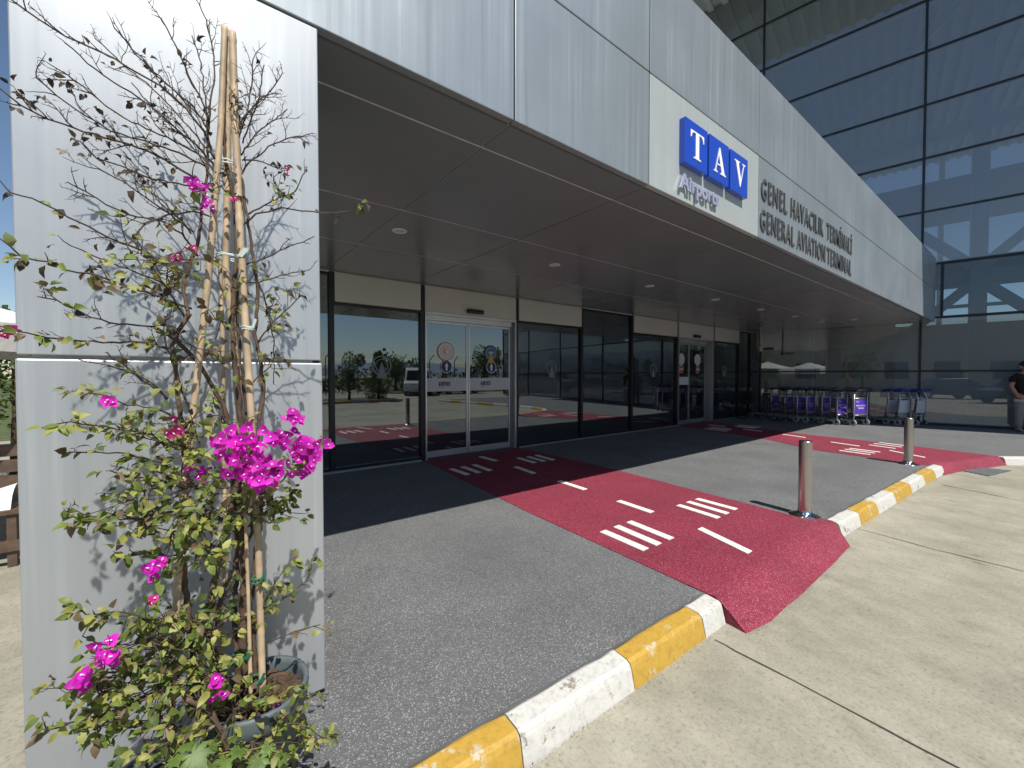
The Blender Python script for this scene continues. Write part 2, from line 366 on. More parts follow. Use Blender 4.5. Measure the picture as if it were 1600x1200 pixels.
M['bamboo'] = mat('bamboo', (.45, .345, .225), .55, bump=(60, .3, .002), var=(11, .32))
M['bark'] = mat('bark', (.10, .065, .042), .85, bump=(90, .5, .003), var=(25, .35))
M['twig'] = mat('twig', (.078, .056, .045), .85, var=(20, .35))
M['leaf1'] = leafmat('leaf_green', (.16, .215, .04), .4)
M['leaf2'] = leafmat('leaf_yellow', (.33, .34, .085), .42)
M['leaf3'] = leafmat('leaf_dark', (.08, .12, .028), .25)
M['leaf4'] = leafmat('leaf_brown', (.15, .11, .055), .3)
M['leafdead'] = leafmat('leaf_dead', (.055, .042, .036), .12, .8)
M['leafbig'] = leafmat('leaf_fresh', (.12, .19, .04), .3)
M['bract'] = leafmat('bract_magenta', (.72, .022, .56), .45, .55)
M['bract2'] = leafmat('bract_pink', (.52, .02, .20), .4, .55)
M['pot'] = mat('pot_grey_green', (.10, .125, .135), .55, bump=(25, .2, .002), var=(5, .22))
M['soil'] = mat('soil', (.085, .05, .03), .95, bump=(45, 1, .03), var=(30, .5))
M['tie'] = mat('green_tie', (.01, .14, .085), .5)
M['tiew'] = mat('clear_tie', (.55, .62, .56), .35)
M['silver'] = mat('polished_silver', (.36, .38, .52), .4, .15)
M['purple'] = mat('cart_sign_purple', (.10, .045, .42), .4)
M['cart_blue'] = mat('cart_grip_blue', (.015, .045, .25), .45)
M['rubber'] = mat('rubber', (.03, .03, .032), .75)
M['wheel_grey'] = mat('wheel_grey', (.42, .42, .43), .6)
M['skin'] = mat('skin', (.42, .21, .14), .55, var=(20, .1))
M['shirt'] = mat('black_shirt', (.008, .008, .011), .85, bump=(14, .6, .03))
M['trousers'] = mat('beige_trousers', (.27, .25, .215), .85, bump=(12, .8, .03))
M['shoe'] = mat('shoe', (.30, .31, .33), .6)
M['hair'] = mat('hair', (.012, .010, .009), .6)
M['wood'] = mat('brown_slat', (.10, .065, .045), .6, bump=(40, .3, .003), var=(14, .3))
M['canvas'] = mat('white_canvas', (.66, .66, .63), .7, bump=(4, .4, .05), var=(3, .08))
M['paving'] = concrete('pale_paving')
M['grass'] = mat('grass', (.07, .09, .025), .9, var=(3, .4))
M['hill'] = mat('hill', (.13, .15, .17), .95, var=(.01, .3))
M['fence'] = mat('fence_post', (.12, .13, .12), .6)
M['mesh'] = fencemat('fence_mesh', (.12, .13, .12))
M['asph'] = mat('asphalt', (.06, .06, .062), .9, var=(2, .2))
M['carw'] = mat('white_car_paint', (.72, .72, .71), .25, coat=.7)
M['cars'] = mat('silver_car_paint', (.38, .38, .36), .3, .5, coat=.7)
M['card'] = mat('dark_car_paint', (.03, .035, .04), .25, .3, coat=.7)
M['carglass'] = mat('car_glass', (.012, .015, .018), .05, spec=.8)
M['drain'] = mat('drain_cover', (.13, .14, .15), .7, .2, var=(25, .3))
M['terra'] = mat('terracotta', (.32, .12, .06), .8)
M['red_ns'] = mat('no_entry_red', (.30, .012, .02), .5)
M['lamp'] = mat('downlight_ring', (.48, .47, .45), .4)
M['cream'] = mat('cream_paint', (.40, .38, .30), .6)

def text_islands(body, size, extrude, mt, parent, O, ax, ay, sx=1.0, name='letter', bold=0.0, split=True, space=1.0):
    """lettering: each character an extruded mesh of its own"""
    cu = bpy.data.curves.new('lettering', 'FONT'); cu.body = body; cu.size = size; cu.extrude = 0; cu.offset = bold; cu.space_character = space; cu.resolution_u = 3
    to = bpy.data.objects.new('lettering', cu); COL.objects.link(to)
    dg = bpy.context.evaluated_depsgraph_get(); dg.update()
    me = bpy.data.meshes.new_from_object(to.evaluated_get(dg)); bpy.data.objects.remove(to)
    bm = bmesh.new(); bm.from_mesh(me); bmesh.ops.remove_doubles(bm, verts=bm.verts, dist=1e-5)
    seen = set(); isl = []
    for v in bm.verts:
        if v.index in seen: continue
        st = [v]; comp = []; seen.add(v.index)
        while st:
            q = st.pop(); comp.append(q)
            for e in q.link_edges:
                o2 = e.other_vert(q)
                if o2.index not in seen: seen.add(o2.index); st.append(o2)
        isl.append(comp)
    isl = [(min(v.co.x for v in c), max(v.co.x for v in c), c) for c in isl]; isl.sort(key=lambda t: t[0])
    groups = []
    for a, b, c in isl:
        if groups and (not split or a < groups[-1][1] - .004 * size and (b-a) < size*.35 and b <= groups[-1][1] + .08*size):
            groups[-1][2].extend(c); groups[-1][1] = max(groups[-1][1], b)
        else: groups.append([a, b, list(c)])
    az = ax.cross(ay); res = []
    for a, b, c in groups:
        ids = {v.index: i for i, v in enumerate(c)}; n = len(c)
        fs = [[ids[v.index] for v in f.verts] for f in bm.faces if f.verts[0].index in ids]
        P = [O + ax*(v.co.x*sx) + ay*v.co.y for v in c]
        mb = MB()
        if extrude > 0:
            es = [e for e in bm.edges if e.verts[0].index in ids and len(e.link_faces) == 1]
            side = [[ids[e.verts[0].index], ids[e.verts[1].index], n+ids[e.verts[1].index], n+ids[e.verts[0].index]] for e in es]
            mb.add(P + [p + az*extrude for p in P], fs + [[n+i for i in f] for f in fs] + side)
        else: mb.add(P, fs)
        res.append(mb.build(name, mt, parent))
    w_ = groups[-1][1]*sx; bm.free()
    return res, w_
def text_width(body, size, bold=0, space=1.0):
    cu = bpy.data.curves.new('t', 'FONT'); cu.body = body; cu.size = size; cu.offset = bold; cu.space_character = space
    to = bpy.data.objects.new('t', cu); COL.objects.link(to); bpy.context.view_layer.update(); wd = to.dimensions.x; bpy.data.objects.remove(to); return wd
X = Vector((1, 0, 0)); Y = Vector((0, 1, 0)); Z = Vector((0, 0, 1))

# ------------------------------------------------------------------ key dimensions
YF = 1.977      # fascia / pillar plane
G = 6.45        # glazing plane
ZS = 2.97; ZM = 3.865; ZT = 4.78
P0 = Vector((17.15, .45, 0)); D = Vector((-.182, .983, 0)).normalized(); N = Vector((D.y, -D.x, 0))   # hall wall: D along, N into the hall
def hallp(u, z, off=0.0): return P0 + D*u + N*off + Z*z
DZ = -.13       # driveway level
JX = [-.44, 1.55, 2.92, 4.97, 6.78, 8.6, 10.5, 12.58, 14.5, 16.35]

# ------------------------------------------------------------------ ground
MB().box((-60, -200, DZ-.3), (900, 900, DZ-.25)).build('terrain', M['grass'])['kind'] = 'structure'
mb = MB().box((-40, -40, DZ-.1), (90, 1.24, DZ)); mb.build('driveway', M['concrete'])['kind'] = 'structure'
road = MB().box((13, -40, DZ-.1), (90, -19.8, DZ+.10)); road.build('ground_beyond', M['grass'])['kind'] = 'structure'
wk = MB()
kin = [(-.4, 1.42), (.64, 1.413), (1.73, 1.375), (2.69, 1.36), (4.905, 1.33), (5.58, 1.30), (8.88, 1.153), (9.5, 1.10)]
kl = [Vector((x, y, 0)) for x, y in kin]
# walkway sheet from kerb line to glazing and hall wall
far = [(11.35, .51), (11.72, .21), (12.15, -.4), (12.45, -1.2), (12.55, -2.5), (12.4, -4.5), (12.0, -7), (11.6, -9)]
outer = [(x, y) for x, y in kin] + far
poly = outer + [(21, -9), (17.22, .45), (16.05, 6.6), (-.4, 6.6)]
wk.prism(poly, Vector((0, 0, 0)), X, Y, Z, DZ-.05, 0)
wk.build('walkway', M['grey'])['kind'] = 'structure'
pv = MB().box((-30, 1.42, DZ-.1), (-.402, 14, -.004)); pv.build('side_pavement', M['paving'])['kind'] = 'structure'
pl = MB().box((-30, 1.24, DZ-.1), (-.402, 1.42, -.004)); pl.build('pavement_edge', M['paving'])['kind'] = 'structure'

# red paths: top sheet on the walkway, then ramp down to the driveway
def lift(pts, dz): return [Vector((p.x, p.y, p.z + dz)) for p in pts]
def red_path(top_px, ramp_px, marks, idx):
    mb = MB()
    top = [onz(*p) if not isinstance(p, Vector) else p for p in top_px]
    topv = lift(top, .006); n = len(topv)
    mb.add(topv + lift(top, -.02), [list(range(n))] + [[i, (i+1) % n, n+(i+1) % n, n+i] for i in range(n)])
    # ramp: fan between kerb line points a->b (top) and driveway edge points
    a, b, low = ramp_px
    hi = [a.lerp(b, i/8) for i in range(9)]
    lo = []
    segs = [(low[i+1]-low[i]).length for i in range(len(low)-1)]; T = sum(segs)
    for i in range(9):
        t = T*i/8; k = 0
        while k < len(segs)-1 and t > segs[k]: t -= segs[k]; k += 1
        lo.append(low[k].lerp(low[k+1], min(1, t/segs[k])))
    rows = []
    for j in range(8):
        f = (j-2)/5
        for i in range(9):
            p = hi[i].lerp(lo[i], f) if f >= 0 else hi[i]+Vector((0, -f*.5, 0)); jit = random.uniform(-.006, .006) if j == 7 else 0
            if j == 7 and i in (0, 8): jit = 0
            ff = max(0, f); zz = (.007+(.003 if f < 0 else 0))*(1-ff) + (DZ+.003)*ff**1.15 if f >= 0 else .0075
            rows.append(Vector((p.x + jit, p.y + jit, zz)))
    # subdivide further for ragged lower edge
    fs = [[j*9+i, j*9+i+1, (j+1)*9+i+1, (j+1)*9+i] for j in range(7) for i in range(8)]
    mb.add(rows, fs, 0, True)
    # side cheeks: closed under the ramp
    for i in (0, 8):
        h, l_ = rows[18+i], rows[63+i]
        mb.add([h, l_, Vector((h.x, h.y, DZ-.02)), Vector((l_.x, l_.y, DZ-.02))], [(0, 1, 3, 2)])
    o = mb.build('red_path', M['red'])
    tag(o, kind='structure')
    for (p, q, wd) in marks:
        a_ = onz(*p, .006); b_ = onz(*q, .006); d = (b_-a_); 
        sdir = Vector((1, 0, 0)) if abs(d.y) > abs(d.x)*.3 else Vector((0, 1, 0))
        s_ = sdir*(wd/2)
        v = [a_-s_, b_-s_, b_+s_, a_+s_]
        mm = MB().add([Vector((k.x, k.y, .0125)) for k in v] + [Vector((k.x, k.y, 0)) for k in v], [(0,1,2,3),(0,1,5,4),(1,2,6,5),(2,3,7,6),(3,0,4,7)])
        c = mm.build('painted_bar', M['white_mark'], o)
    return o
def z8(x, y): return (640+x/5.333, 690+y/5.333)
def z6(x, y): return (800+x/2.857, 700+y/2.857)
def z7(x, y): return (1000+x/2.667, 660+y/2.667)
def zb(x, y): return (1150+x/3.556, 480+y/3.556)
def z5(x, y): return (800+x/4, 420+y/4)
mk1 = [(z8(345,228), z8(485,277)), (z8(440,210), z8(580,260)), (z8(535,193), z8(672,243)), (z8(590,126), z8(720,161)),
       (z8(905,137), z8(1045,178)), (z8(985,126), z8(1123,165)), (z8(1055,114), z8(1198,155)), (z8(882,211), z8(1038,266)), (z8(1245,330), z8(1463,401)),
       (z6(475,237), z6(625,288)), (z6(742,256), z6(922,313)), (z6(785,241), z6(962,294)), (z6(825,228), z6(1000,275)),
       (z6(405,372), z6(597,455)), (z6(465,350), z6(655,432)), (z6(522,330), z6(712,407)), (z6(838,360), z6(1062,468))]
Lg = G - .06
p1 = [Vector((3.09, Lg, 0)), (823.7, 800), (1000, 880.5), (1097.5, 924), Vector((3.7, 1.352, 0)), (1283, 819), (1234, 805), (964.5, 735), Vector((5.12, Lg, 0))]
a1 = onz(1128, 939, .0); a1 = Vector((2.68, 1.30, 0)); b1 = Vector((5.0, 1.27, 0))
p1[3] = Vector((2.675, 1.362, 0)); p1[4:4] = [a1, b1]; p1[6] = Vector((4.95, 1.335, 0)); 
low1 = [onz(*q, DZ) for q in [(1166, 990.5), (1206, 969.5), (1269, 913.5), (1328.5, 854)]]
red_path(p1, (a1, b1, low1), [(a, b, .085) for a, b in mk1], 0)
mk2 = [(zb(260,707), zb(385,725)), (zb(527,750), zb(685,773)), (zb(740,766), zb(885,786)), (zb(765,758), zb(920,778)), (zb(795,752), zb(940,771)),
       (zb(575,797), zb(745,820)), (zb(605,790), zb(770,812)), (zb(630,785), zb(800,806)), (zb(853,797), zb(1050,836)),
       (z5(1230,975), z5(1330,986)), (z5(1205,1000), z5(1345,1016)), (z5(1225,995), z5(1360,1009)), (z5(1245,989), z5(1372,1003)),
       (z5(1395,982), z5(1530,995)), (z5(1420,977), z5(1550,990)), (z5(1445,1003), z5(1560,1016)), (z5(1410,987),z5(1510,998))]
p2 = [Vector((10.95, Lg, 0)), (1195, 686), (1277.5, 704), (1364, 716), (1437, 727.5), Vector((9.45, 1.13, 0)), (1559, 713), (1427.5, 697.5), (1225, 675), Vector((12.75, Lg, 0))]
a2 = Vector((9.5, 1.07, 0)); b2 = Vector((11.33, .50, 0)); p2[5] = a2; p2[6] = b2
low2 = [onz(*q, DZ) for q in [(1474, 743), (1499, 737), (1575.6, 726.7)]]
red_path(p2, (a2, b2, low2), [(a, b, .085) for a, b in mk2], 1)

# kerb blocks
kroot = empty('kerb', (0, 1.3, DZ), kind='structure')
def kerb_run(pts_in, breaks, cols, mats_, ends=True, wtop=.112, root=kroot):
    """pts_in: inner top line (polyline fn), blocks between breaks (param x)"""
    def yin(x):
        for (x0, y0), (x1, y1) in zip(pts_in[:-1], pts_in[1:]):
            if x <= x1: return y0 + (y1-y0)*(x-x0)/(x1-x0)
        return pts_in[-1][1]
    for i in range(len(breaks)-1):
        x0, x1 = breaks[i]+.003, breaks[i+1]-.003
        mb = MB(); rows = []; ns = max(3, int((x1-x0)/.09))
        prof = [(0, .001), (.012, .006), (wtop-.022, -.002), (wtop-.004, -.014), (wtop+.004, -.034), (wtop+.02, DZ+.03), (wtop+.03, DZ-.02)]
        for k in range(ns+1):
            x = x0+(x1-x0)*k/ns
            for (o, z) in prof:
                j = random.uniform(-.0022, .0022)
                rows.append(Vector((x, yin(x)-.002-o+j, z+j*.8)))
        m_ = len(prof)
        fs = [[k*m_+j, (k+1)*m_+j, (k+1)*m_+j+1, k*m_+j+1] for k in range(ns) for j in range(m_-1)]
        b0 = [Vector((x0, yin(x0)-.002, DZ-.02)), Vector((x1, yin(x1)-.002, DZ-.02))]
        nv = len(rows); rows += b0
        fs.append(list(range(m_))+[nv]); fs.append([ns*m_+j for j in range(m_)][::-1]+[nv+1])
        mb.add(rows, fs, 0, False)
        mb.build('kerb_block', M[cols[i]], root)
kerb_run(kin, [-.36, .1, 1.035, 1.735, 2.42, 2.665], ['kerb_w', 'kerb_y', 'kerb_w', 'kerb_y', 'kerb_w'], None)
bx = [onz(*q).x for q in [(1283, 815), (1319, 795)]]
kerb_run(kin, [4.98, 5.55, 6.15, 6.85, 7.6, 8.35, 8.98, 9.46], ['kerb_w', 'kerb_y', 'kerb_w', 'kerb_y', 'kerb_w', 'kerb_y', 'kerb_w'], None)
# far kerb running off to the right, curving toward the road
cr = [Vector((x, y, 0)) for x, y in far]; segs = []; acc = 0
fine = []
for p, q in zip(cr[:-1], cr[1:]):
    for i in range(8): fine.append(p.lerp(q, i/8))
fine.append(cr[-1]); blk = [fine[0]]; L_ = 0; kk = 0
for p, q in zip(fine[:-1], fine[1:]):
    L_ += (q-p).length; blk.append(q)
    if L_ > (.95 if kk else 1.3) or q is fine[-1]:
        mb = MB(); sec = []
        for i, c_ in enumerate(blk):
            d = (blk[min(i+1, len(blk)-1)]-blk[max(i-1, 0)]).normalized(); s_ = Vector((d.y, -d.x, 0))
            sec += [c_+Z*.003, c_+s_*.09-Z*.003, c_+s_*.112-Z*.025, c_+s_*.14+Z*(DZ-.02), c_+Z*(DZ-.02)]
        n_ = len(blk); mb.add(sec, [[5*i+j, 5*i+j+1, 5*i+6+j, 5*i+5+j] for i in range(n_-1) for j in range(4)]+[[0,1,2,3,4], [5*(n_-1)+j for j in range(5)]])
        mb.build('kerb_block', M['kerb_y' if kk % 2 else 'kerb_w'], kroot); kk += 1; blk = [q]; L_ = 0
# thin metal edging between granules and kerb
mb = MB()
for (x0, y0), (x1, y1) in zip(kin[:-1], kin[1:]):
    if x0 >= 9: break
    if x0 > 2.6 and x1 < 4.95: continue
    mb.beam((max(x0, -.36), y0+.004, .002), (x1 if x0 != 1.73 else 2.67, y1+.004, .002), .009, .012)
mb.build('edge_strip', M['alu_dim'], kroot)

# slab joints on the driveway
def joint(pxs, wd=.009, jit=.006):
    pts = [onz(x, y, DZ) for x, y in pxs]; out = []
    for p, q in zip(pts[:-1], pts[1:]):
        k = max(2, int((q-p).length/.12))
        for i in range(k): out.append(p.lerp(q, i/k) + Vector((random.uniform(-jit, jit), random.uniform(-jit, jit), 0)))
    out.append(pts[-1]); mb = MB()
    vs = []
    for i, p in enumerate(out):
        d = (out[min(i+1, len(out)-1)]-out[max(i-1, 0)]).normalized(); s_ = Vector((-d.y, d.x, 0))*wd/2*random.uniform(.6, 1.4)
        vs += [p+s_+Z*.004, p-s_+Z*.004]
    mb.add(vs, [[2*i, 2*i+1, 2*i+3, 2*i+2] for i in range(len(out)-1)])
    o = mb.build('driveway_joint', M['joint']); o['kind'] = 'structure'
j1 = [onz(*q, DZ) for q in [(1120, 1003), (1147, 1016), (1240, 1065), (1498, 1200)]]
joint([(1117, 1001), (1147, 1016), (1240, 1065), (1370, 1133), (1498, 1200), (1620, 1264)])
joint([(1340, 826), (1461, 859), (1600, 893), (1700, 918)])
joint([(1472, 757.5), (1600, 783.7), (1700, 803)], .011)
dv = onz(1147, 1016, DZ)
for k in range(1, 6):   # joints repeat behind the camera, seen only in the glass
    mb = MB().beam((9.5+k*3.6, 1.1, DZ+.002), (8.6+k*3.6, -19, DZ+.002), .012, .004); mb.build('driveway_joint', M['joint'])['kind'] = 'structure'
for yy in (-3.2, -7.2, -13, -17):
    mb = MB().beam((-20, yy, DZ+.002), (50, yy, DZ+.002), .012, .004); mb.build('driveway_joint', M['joint'])['kind'] = 'structure'
q = [onz(*z7(*p), DZ) for p in [(1328, 200), (1395, 187), (1548, 203), (1453, 225)]]
mb = MB().add(lift(q, .012) + lift(q, -.02), [(0,1,2,3),(0,1,5,4),(1,2,6,5),(2,3,7,6),(3,0,4,7)])
dc = mb.build('drain_cover', M['drain']); tag(dc, 'flat grey rectangular drain cover in the concrete beside the far red path', 'drain cover')

# ------------------------------------------------------------------ terminal building (canopy, pillar, glazing)
B = empty('terminal_building', (8, 6.45, 0), 'low metal clad terminal with deep dark canopy, glass doors and a grey corner pillar', 'building')
g = .006
# pillar
PX0, PX1, PY1 = -.438, .456, 2.7
MB().box((PX0+.002, YF+.004, 1.515), (PX1-.001, PY1, ZS-.004)).build('pillar_panel', M['clad'], B, .004)
MB().box((PX0-.001, YF-.001, .03), (PX1+.004, PY1+.005, 1.503)).build('pillar_panel', M['clad'], B, .006)
MB().box((PX0+.03, YF+.03, 0), (PX1-.03, PY1-.03, ZS)).build('pillar_core', M['seam'], B)
# fascia: panels as thin cassettes in front of a core
def fascia_panel(x0, x1, z0, z1, m_): return MB().box((x0+g, YF, z0+g), (x1-g, YF+.05, z1-g)).build('fascia_panel', m_, B, .004)
for i in range(len(JX)-1):
    lowm = M['clad_sign'] if i == 2 else M['clad2']
    fascia_panel(JX[i], JX[i+1], ZS, ZM, lowm)
upj = [-.44, 2.92, 4.97, 6.78, 8.6, 10.5, 12.58, 14.5, 16.35]
for a, b in zip(upj[:-1], upj[1:]): fascia_panel(a, b, ZM, ZT, M['clad2'])
fascia_panel(16.35, 16.84, ZS, ZM, M['clad2']); fascia_panel(16.35, 16.84, ZM, ZT, M['clad2'])
MB().box((-.40, YF+.02, ZS+.03), (16.8, YF+.3, ZT-.03)).build('canopy_core', M['seam_dark'], B)
# canopy body and roof
MB().prism([(-.44, YF+.31), (16.78, YF+.31), (15.3, 10.5), (-.44, 10.5)], Vector((0,0,0)), X, Y, Z, ZS+.12, ZT-.05).build('canopy_roof', M['clad2'], B)
# soffit panels
ys = [YF+.055, 2.335, 3.667, 4.92, G-.01]
def wallx(y): return P0.x + D.x/D.y*(y-P0.y)
for j in range(4):
    for i in range(len(JX)):
        x0 = JX[i]; x1 = JX[i+1] if i+1 < len(JX) else 99
        ya, yb = ys[j]+g*1.15, ys[j+1]-g*1.15
        xa, xb = min(x1, wallx(ya)-.02), min(x1, wallx(yb)-.02)
        if xb <= x0+.05: continue
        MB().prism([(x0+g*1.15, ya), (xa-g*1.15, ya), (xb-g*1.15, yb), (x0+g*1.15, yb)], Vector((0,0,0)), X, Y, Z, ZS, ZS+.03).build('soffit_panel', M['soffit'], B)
mb = MB()
for k, yy in enumerate(ys[1:4]): mb.beam((-.42, yy, ZS+.008), (wallx(yy)-.03, yy, ZS+.008), .0128 if k else .0129, .016)
mb.box((-.42, G-.03, ZS-.012), (wallx(G)-.02, G-.012, ZS+.002))
mb.build('soffit_joint', M['seam'], B)
mb = MB()
for x in JX[1:]:
    mb.beam((x, YF+.06, ZS+.018), (x, G-.02, ZS+.014), .0128, .02)
mb.build('soffit_joint', M['seam_mid'], B)
MB().box((-.42, YF+.32, ZS+.035), (15.4, G, ZS+.1)).build('soffit_backing', M['seam_dark'], B)
# glazed front
CX = [1.42, 1.63, 3.07, 5.09, 6.97, 8.82, 10.9, 12.98, 14.75, 16.03]
HZ = 2.53
DK = M['frame_dark']
for i, x in enumerate(CX[:-1]):
    t = .035
    MB().box((x-t, G-.03, 0), (x+t, G+.12, ZS-.002)).build('mullion', DK, B)
for i in (1, 2, 3, 5, 6, 7):
    MB().box((CX[i]+.042, G-.055, HZ), (CX[i+1]-.042, G-.005, ZS-.016)).build('header_panel', M['header'], B, .003)
MB().box((-.38, G-.005, .02), (1.37, G+.02, ZS)).build('window_pane', M['glass'], B)
MB().box((-.42, G, 0), (-.38, 10.4, ZS+.1)).build('side_wall', M['clad2'], B)
for i in (0, 1, 3, 4, 5, 7, 8):
    x0, x1 = CX[i]+.036, CX[i+1]-.036; zt = HZ if i in (1, 3, 5, 7) else ZS-.01
    MB().box((x0, G+.02, .07), (x1, G+.032, zt-.04)).build('window_pane', M['glass'], B)
    MB().box((x0, G-.02, 0), (x1, G+.08, .069)).build('window_rail', DK, B); MB().box((x0, G-.02, zt-.045), (x1, G+.08, zt-.003)).build('window_rail', DK, B)
MB().box((-.4, G-.07, .001), (3.03, G-.035, .03)).box((5.13, G-.07, .001), (10.86, G-.035, .03)).box((13.02, G-.07, .001), (15.9, G-.035, .03)).build('threshold', M['alu'], B)
def sliding_door(x0, x1, xm, xj, entry):
    zt = 2.50
    dr = MB()
    dr.box((x0+.037, G-.06, 0), (x0+.062, G+.1, HZ-.004)).box((x1-.062, G-.06, 0), (x1-.037, G+.1, HZ-.004)).box((x0+.063, G-.06, zt-.02), (x1-.063, G+.1, HZ-.005))
    d = dr.build('sliding_door', M['alu'], B)
    MB().box((xj, G+.03, .0), (x1-.064, G+.11, zt-.022)).build('door_jamb', M['alu_dim'], d)
    MB().box((x0+.064, G+.0, zt-.11), (xj-.002, G+.11, zt-.022)).build('door_track_cover', M['alu'], d)
    for (a, b) in ((x0+.066, xm-.006), (xm+.006, xj-.004)):
        fr = MB(); y0, y1 = G+.04, G+.075; zb_, ztp = .02, zt-.115
        fr.box((a, y0, zb_), (a+.03, y1, ztp)).box((b-.03, y0, zb_), (b, y1, ztp)).box((a+.031, y0, zb_), (b-.031, y1, zb_+.11)).box((a+.031, y0, ztp-.04), (b-.031, y1, ztp))
        lf = fr.build('door_leaf', M['alu'], d)
        MB().box((a+.032, y0+.012, zb_+.112), (b-.032, y0+.022, ztp-.042)).build('door_glass', M['glass_door'], d)
        yb = y0-.003; cx_ = (a+b)/2
        def P(x, z): return Vector((x, yb, z))
        if entry or a < xm-.3:
            MB().box((a+.033, yb, 1.165), (b-.033, y0+.008, 1.395)).build('frosted_band', M['frost'], d)
        if entry:
            cz = 1.865; c = Vector((cx_-.02 if a < xm-.3 else cx_+.02, yb+.002, cz)); ydir = Vector((0, -1, 0))
            if a < xm-.3:
                st = MB().disc(c, ydir, .165, mi=0).disc(c+ydir*.002, ydir, .163, .150, mi=1).disc(c+ydir*.002, ydir, .088, .080, mi=1)
                for k in range(16):
                    th = 2*math.pi*k/16; cc = c + Vector((math.cos(th), 0, math.sin(th)))*.118 + ydir*.002
                    st.disc(cc, ydir, .010, n=6, mi=1)
                for k in range(24):
                    th = 2*math.pi*k/24; r1 = .068; cc = c + Vector((math.cos(th), 0, math.sin(th)))*.06 + ydir*.002; st.disc(cc, ydir, .0045, n=6, mi=1)
                cr_ = []
                for k in range(15): th = R_(50 + 260*k/14); cr_.append((math.cos(th)*.042, math.sin(th)*.042))
                for k in range(15): th = R_(310 - 260*k/14); cr_.append((math.cos(th)*.032+.012, math.sin(th)*.034))
                st.prism(cr_, c+ydir*.002, X, Z, ydir, 0, .001, mi=1)
                st.build('round_seal_sticker', [M['white_plastic'], M['seal_red']], d)
            else:
                st = MB().disc(c, ydir, .155, mi=0).disc(c+ydir*.002, ydir, .120, mi=1).disc(c+ydir*.003, ydir, .108, .100, mi=2)
                st.prism([(-.085,-.185),(.085,-.185),(.06,-.13),(.035,-.10),(.03,-.03),(.012,.0),(.006,.05),(-.006,.05),(-.012,.0),(-.03,-.03),(-.035,-.10),(-.06,-.13)], c+ydir*.004, X, Z, ydir, 0, .001, mi=3)
                st.prism([(-.07,.01),(-.03,.03),(-.008,.02),(0,.06),(.008,.02),(.03,.03),(.07,.01),(.03,-.005),(0,-.02),(-.03,-.005)], c+ydir*.0055, X, Z, ydir, 0, .001, mi=2)
                for k in range(22):
                    th = R_(-50 + 280*k/21); cc = c + Vector((math.cos(th), 0, math.sin(th)))*.137 + ydir*.002; st.disc(cc, ydir, .008, n=6, mi=3)
                st.build('round_crest_sticker', [M['navy'], M['seal_blue'], M['frost'], M['gold']], d)
            c = Vector((c.x+.01, yb, 1.60))
            st = MB().disc(c, ydir, .112, mi=1).disc(c+ydir*.002, ydir, .102, mi=0)
            st.prism([(-.018,-.07),(.018,-.07),(.018,.0),(.036,.0),(0,.072),(-.036,.0),(-.018,.0)], c+ydir*.003, X, Z, ydir, 0, .001, mi=1)
            st.build('arrow_sticker', [M['navy'], M['white_plastic']], d)
            bx_ = MB(); lx = a+.27
            for k in range(3): bx_.box((lx+k*.075, yb-.003, 1.262), (lx+k*.075+.068, yb+.002, 1.33))
            bx_.build('band_logo', M['black'], d)
            for k, ch in enumerate('TAV'):
                text_islands(ch, .066, 0, M['frost'], d, Vector((lx+k*.075+.014, yb-.0045, 1.271)), X, Z, name='band_letter', bold=.002, split=False)
            text_islands('Airports', .032, 0, M['black'], d, Vector((lx, yb-.002, 1.232)), X, Z, name='band_lettering', split=False)
        else:
            ydir = Vector((0, -1, 0))
            c = Vector((cx_-.08 if a < xm-.3 else cx_, yb, 1.91))
            MB().disc(c, ydir, .175).build('blank_round_sticker', M['frost'], d)
            c2 = Vector((c.x, yb-.002, 1.62))
            MB().disc(c2, ydir, .125, mi=0).disc(c2+ydir*.002, ydir, .11, .098, mi=1).fbox(c2+ydir*.003, X, Z, ydir, (-.062,-.02,0), (.062,.02,.001), mi=1).build('no_entry_sticker', [M['red_ns'], M['white_plastic']], d)
    return d
sliding_door(CX[2], CX[3], 4.005, 4.975, True)
sliding_door(CX[6], CX[7], 11.66, 12.62, False)
# etched round emblems on the fixed panes
for cx_ in (2.385, 6.07, 9.80, 13.80):
    c = Vector((cx_, G+.012, 1.60)); yd = Vector((0, -1, 0)); st = MB().disc(c, yd, .16, .138).disc(c+yd*.001, yd, .105, .092)
    st.prism([(-.09,-.2),(.09,-.2),(.05,-.12),(.03,-.02),(0,.06),(-.03,-.02),(-.05,-.12)], c+yd*.002, X, Z, yd, 0, .001)
    st.build('etched_emblem', M['frost2'], B)
# interior shell
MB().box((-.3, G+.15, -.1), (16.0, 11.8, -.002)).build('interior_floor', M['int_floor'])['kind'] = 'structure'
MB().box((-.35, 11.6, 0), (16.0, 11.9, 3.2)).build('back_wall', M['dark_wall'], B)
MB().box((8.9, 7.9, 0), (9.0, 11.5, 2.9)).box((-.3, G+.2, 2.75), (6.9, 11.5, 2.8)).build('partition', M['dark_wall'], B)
for x in (2.0, 2.65, 7.9): MB().box((x-.07, 9.0, 0), (x+.07, 9.14, 2.74)).build('interior_column', M['dark_wall'], B)
MB().box((-.38, 10.42, 0), (-.36, 11.8, 4.6)).build('end_wall', M['clad2'], B)

